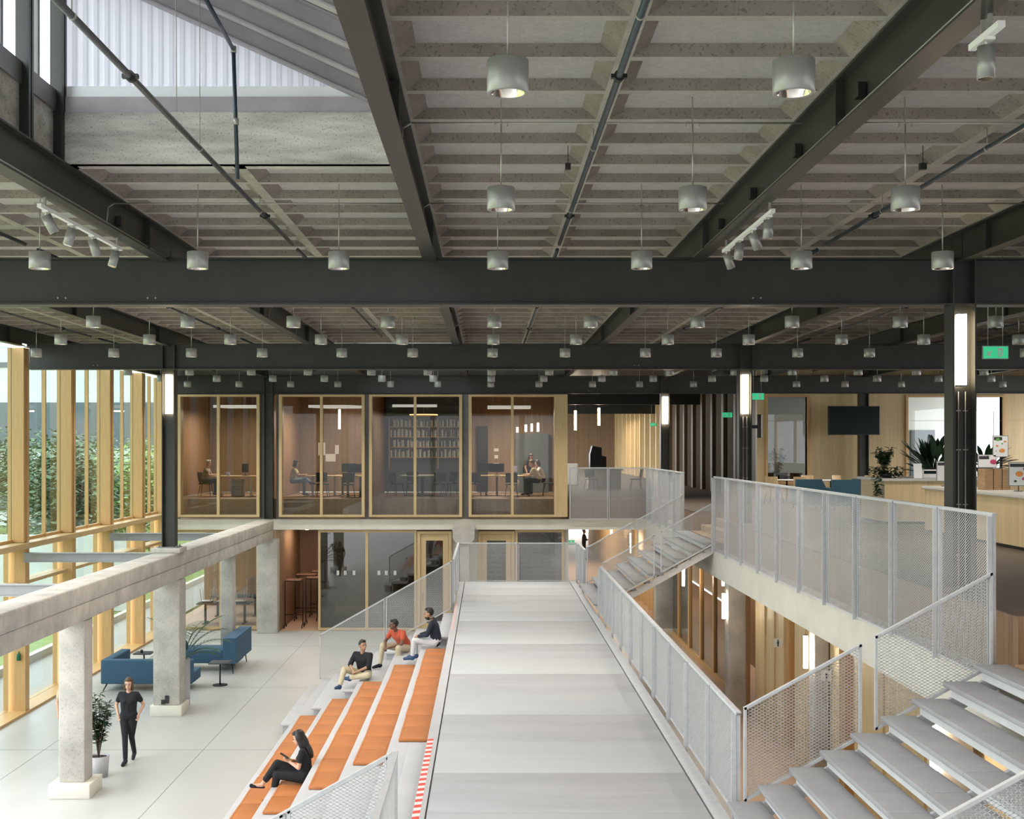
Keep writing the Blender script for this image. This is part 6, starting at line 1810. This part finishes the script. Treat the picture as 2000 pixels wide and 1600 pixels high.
# door stickers on the lower glazing
for i, x in enumerate((-5.15, -4.9, -4.6, -3.75, -3.5, -3.2)):
    b = MB(); b.box(x, x+0.03, 42.0, 42.004, 1.9, 2.05); b.box(x+0.05, x+0.08, 42.0, 42.004, 1.9, 2.05)
    build(b, 'glass_marker', 'paper_white', label=f'pair of small white safety marks on the lower glazing, {ORD[i]} from left', cat='marker', group='safety marks on glass')
b = MB(); b.rbox(-11.06, -10.98, 28.86, 28.928, 1.26, 1.42, 0.008); b.cyl((-11.02, 28.9, 1.42), (-11.02, 28.9, 1.48), 0.012, n=8)
build(b, 'release_box', 'emerald_glass', label='small emerald green door release box on the first timber post', cat='switch')

# ================================================================ OUTSIDE THE GLAZED WALL
b = MB(); b.box(-70, -11.5, -10, 130, -0.25, -0.02); build(b, 'floor_ground_outside', 'grass', kind='structure')
b = MB(); b.box(-13.2, -11.45, -10, 60, -0.02, 0.02); build(b, 'floor_gravel_strip', 'gravel', kind='structure')
b = MB(); b.box(-13.4, -13.2, -10, 60, -0.02, 0.25); build(b, 'trim_kerb', 'concrete_slab_edge', kind='structure')
def tree(x, y, h, r, label, m, seed):
    random.seed(seed)
    t = thing('tree', (x, y, 0), label, 'tree', 'trees outside the glazed wall')
    b = MB(); b.cyl((x, y, -0.05), (x, y, h*0.5), 0.22, 0.12, 8)
    for k in range(5):
        a = random.uniform(0, 2*PI); b.cyl((x, y, h*0.3), (x+math.cos(a)*r*0.6, y+math.sin(a)*r*0.6, h*0.75), 0.09, 0.03, 6)
    build(b, 'trunk', 'bark', t)
    b = MB()
    for k in range(4200):
        u = random.gauss(0, 0.45); v = random.gauss(0, 0.45); w_ = random.gauss(0, 0.42)
        q = V(x+u*r, y+v*r, h*0.58+w_*h*0.42)
        if q.z < 0.4 or q.z > h: q.z = h*(0.3+0.65*random.random())
        a = random.uniform(0, 2*PI); s = random.uniform(0.09, 0.20)
        e1 = V(math.cos(a), math.sin(a), random.uniform(-0.6, 0.6))*s; e2 = V(-math.sin(a), math.cos(a), random.uniform(-0.6, 0.6))*s*0.6
        b.add([q-e1, q+e2, q+e1, q-e2], [(0,1,2,3)])
    build(b, 'crown', m, t, norm=False)
tree(-17.5, 52, 6.6, 2.2, 'dark leafy tree outside, nearest the glazed wall', 'leaf_tree_dark', 1)
tree(-17.2, 60, 6.2, 2.0, 'light green tree outside seen between the timber posts', 'leaf_tree', 2)
tree(-23.5, 66, 7.2, 2.6, 'large dark tree outside beyond the light green one', 'leaf_tree_dark', 3)
tree(-27, 82, 7.2, 2.4, 'distant dark tree outside in front of the pale building', 'leaf_tree_dark', 4)
tree(-21.0, 76, 7.0, 2.6, 'distant light tree outside near the end wall', 'leaf_tree', 5)
tree(-35, 90, 7.8, 2.6, 'farthest dark tree outside on the left', 'leaf_tree_dark', 6)
t = thing('neighbour_building', (-35, 100, 0), 'long pale building with dark window band outside the glazed wall', 'building')
b = MB(); b.box(-62, -14, 98, 110, 0, 16.0); build(b, 'wall', 'render_pale', t)
b = MB(); b.box(-63, -13, 96.8, 110.5, 16.0, 16.5); build(b, 'roof', 'steel_grey', t)
for k, (za, zb_) in enumerate(((1.2, 4.2), (6.2, 9.8), (12.6, 13.0))):
    b = MB(); b.box(-61, -15, 97.9, 98.0, za, zb_); w1 = build(b, 'window_band', 'render_dark', t)
    for q in range(16):
        b = MB(); b.box(-61+3*q-0.08, -61+3*q+0.08, 97.8, 97.89, za, zb_); build(b, 'mullion', 'render_pale', w1)
b = MB(); b.box(-30, -13.5, 47, 47.3, 0, 2.9); b.box(-30, -29.7, 40, 47, 0, 2.9)
build(b, 'garden_wall', 'render_pale', label='pale low wall outside beyond the glazed wall', cat='wall')
# side wall and roof of the building behind the viewer
b = MB(); wall_with_holes(b, -11.2, 20.4, -9.2, -9.0, 0, 9.1, [(-10.5, -4.3, 0.5, 8.6), (-3.9, 2.4, 0.5, 8.6), (2.8, 9.0, 3.9, 8.6), (9.4, 15.6, 3.9, 8.6), (16.0, 20, 3.9, 8.6)])
build(b, 'wall_back', 'concrete_pale', kind='structure')
b = MB(); b.box(-40, 40, -34, -30, -0.2, 11.5); build(b, 'reflection_block', 'reflection_grey', label='plain grey block added unseen behind the viewer for the office windows to reflect', cat='building')  # added out of view to block low sky and be mirrored in the panes
b = MB(); b.box(-40, 40, -30, -9.3, -0.25, -0.05); build(b, 'floor_street', 'gravel', kind='structure')
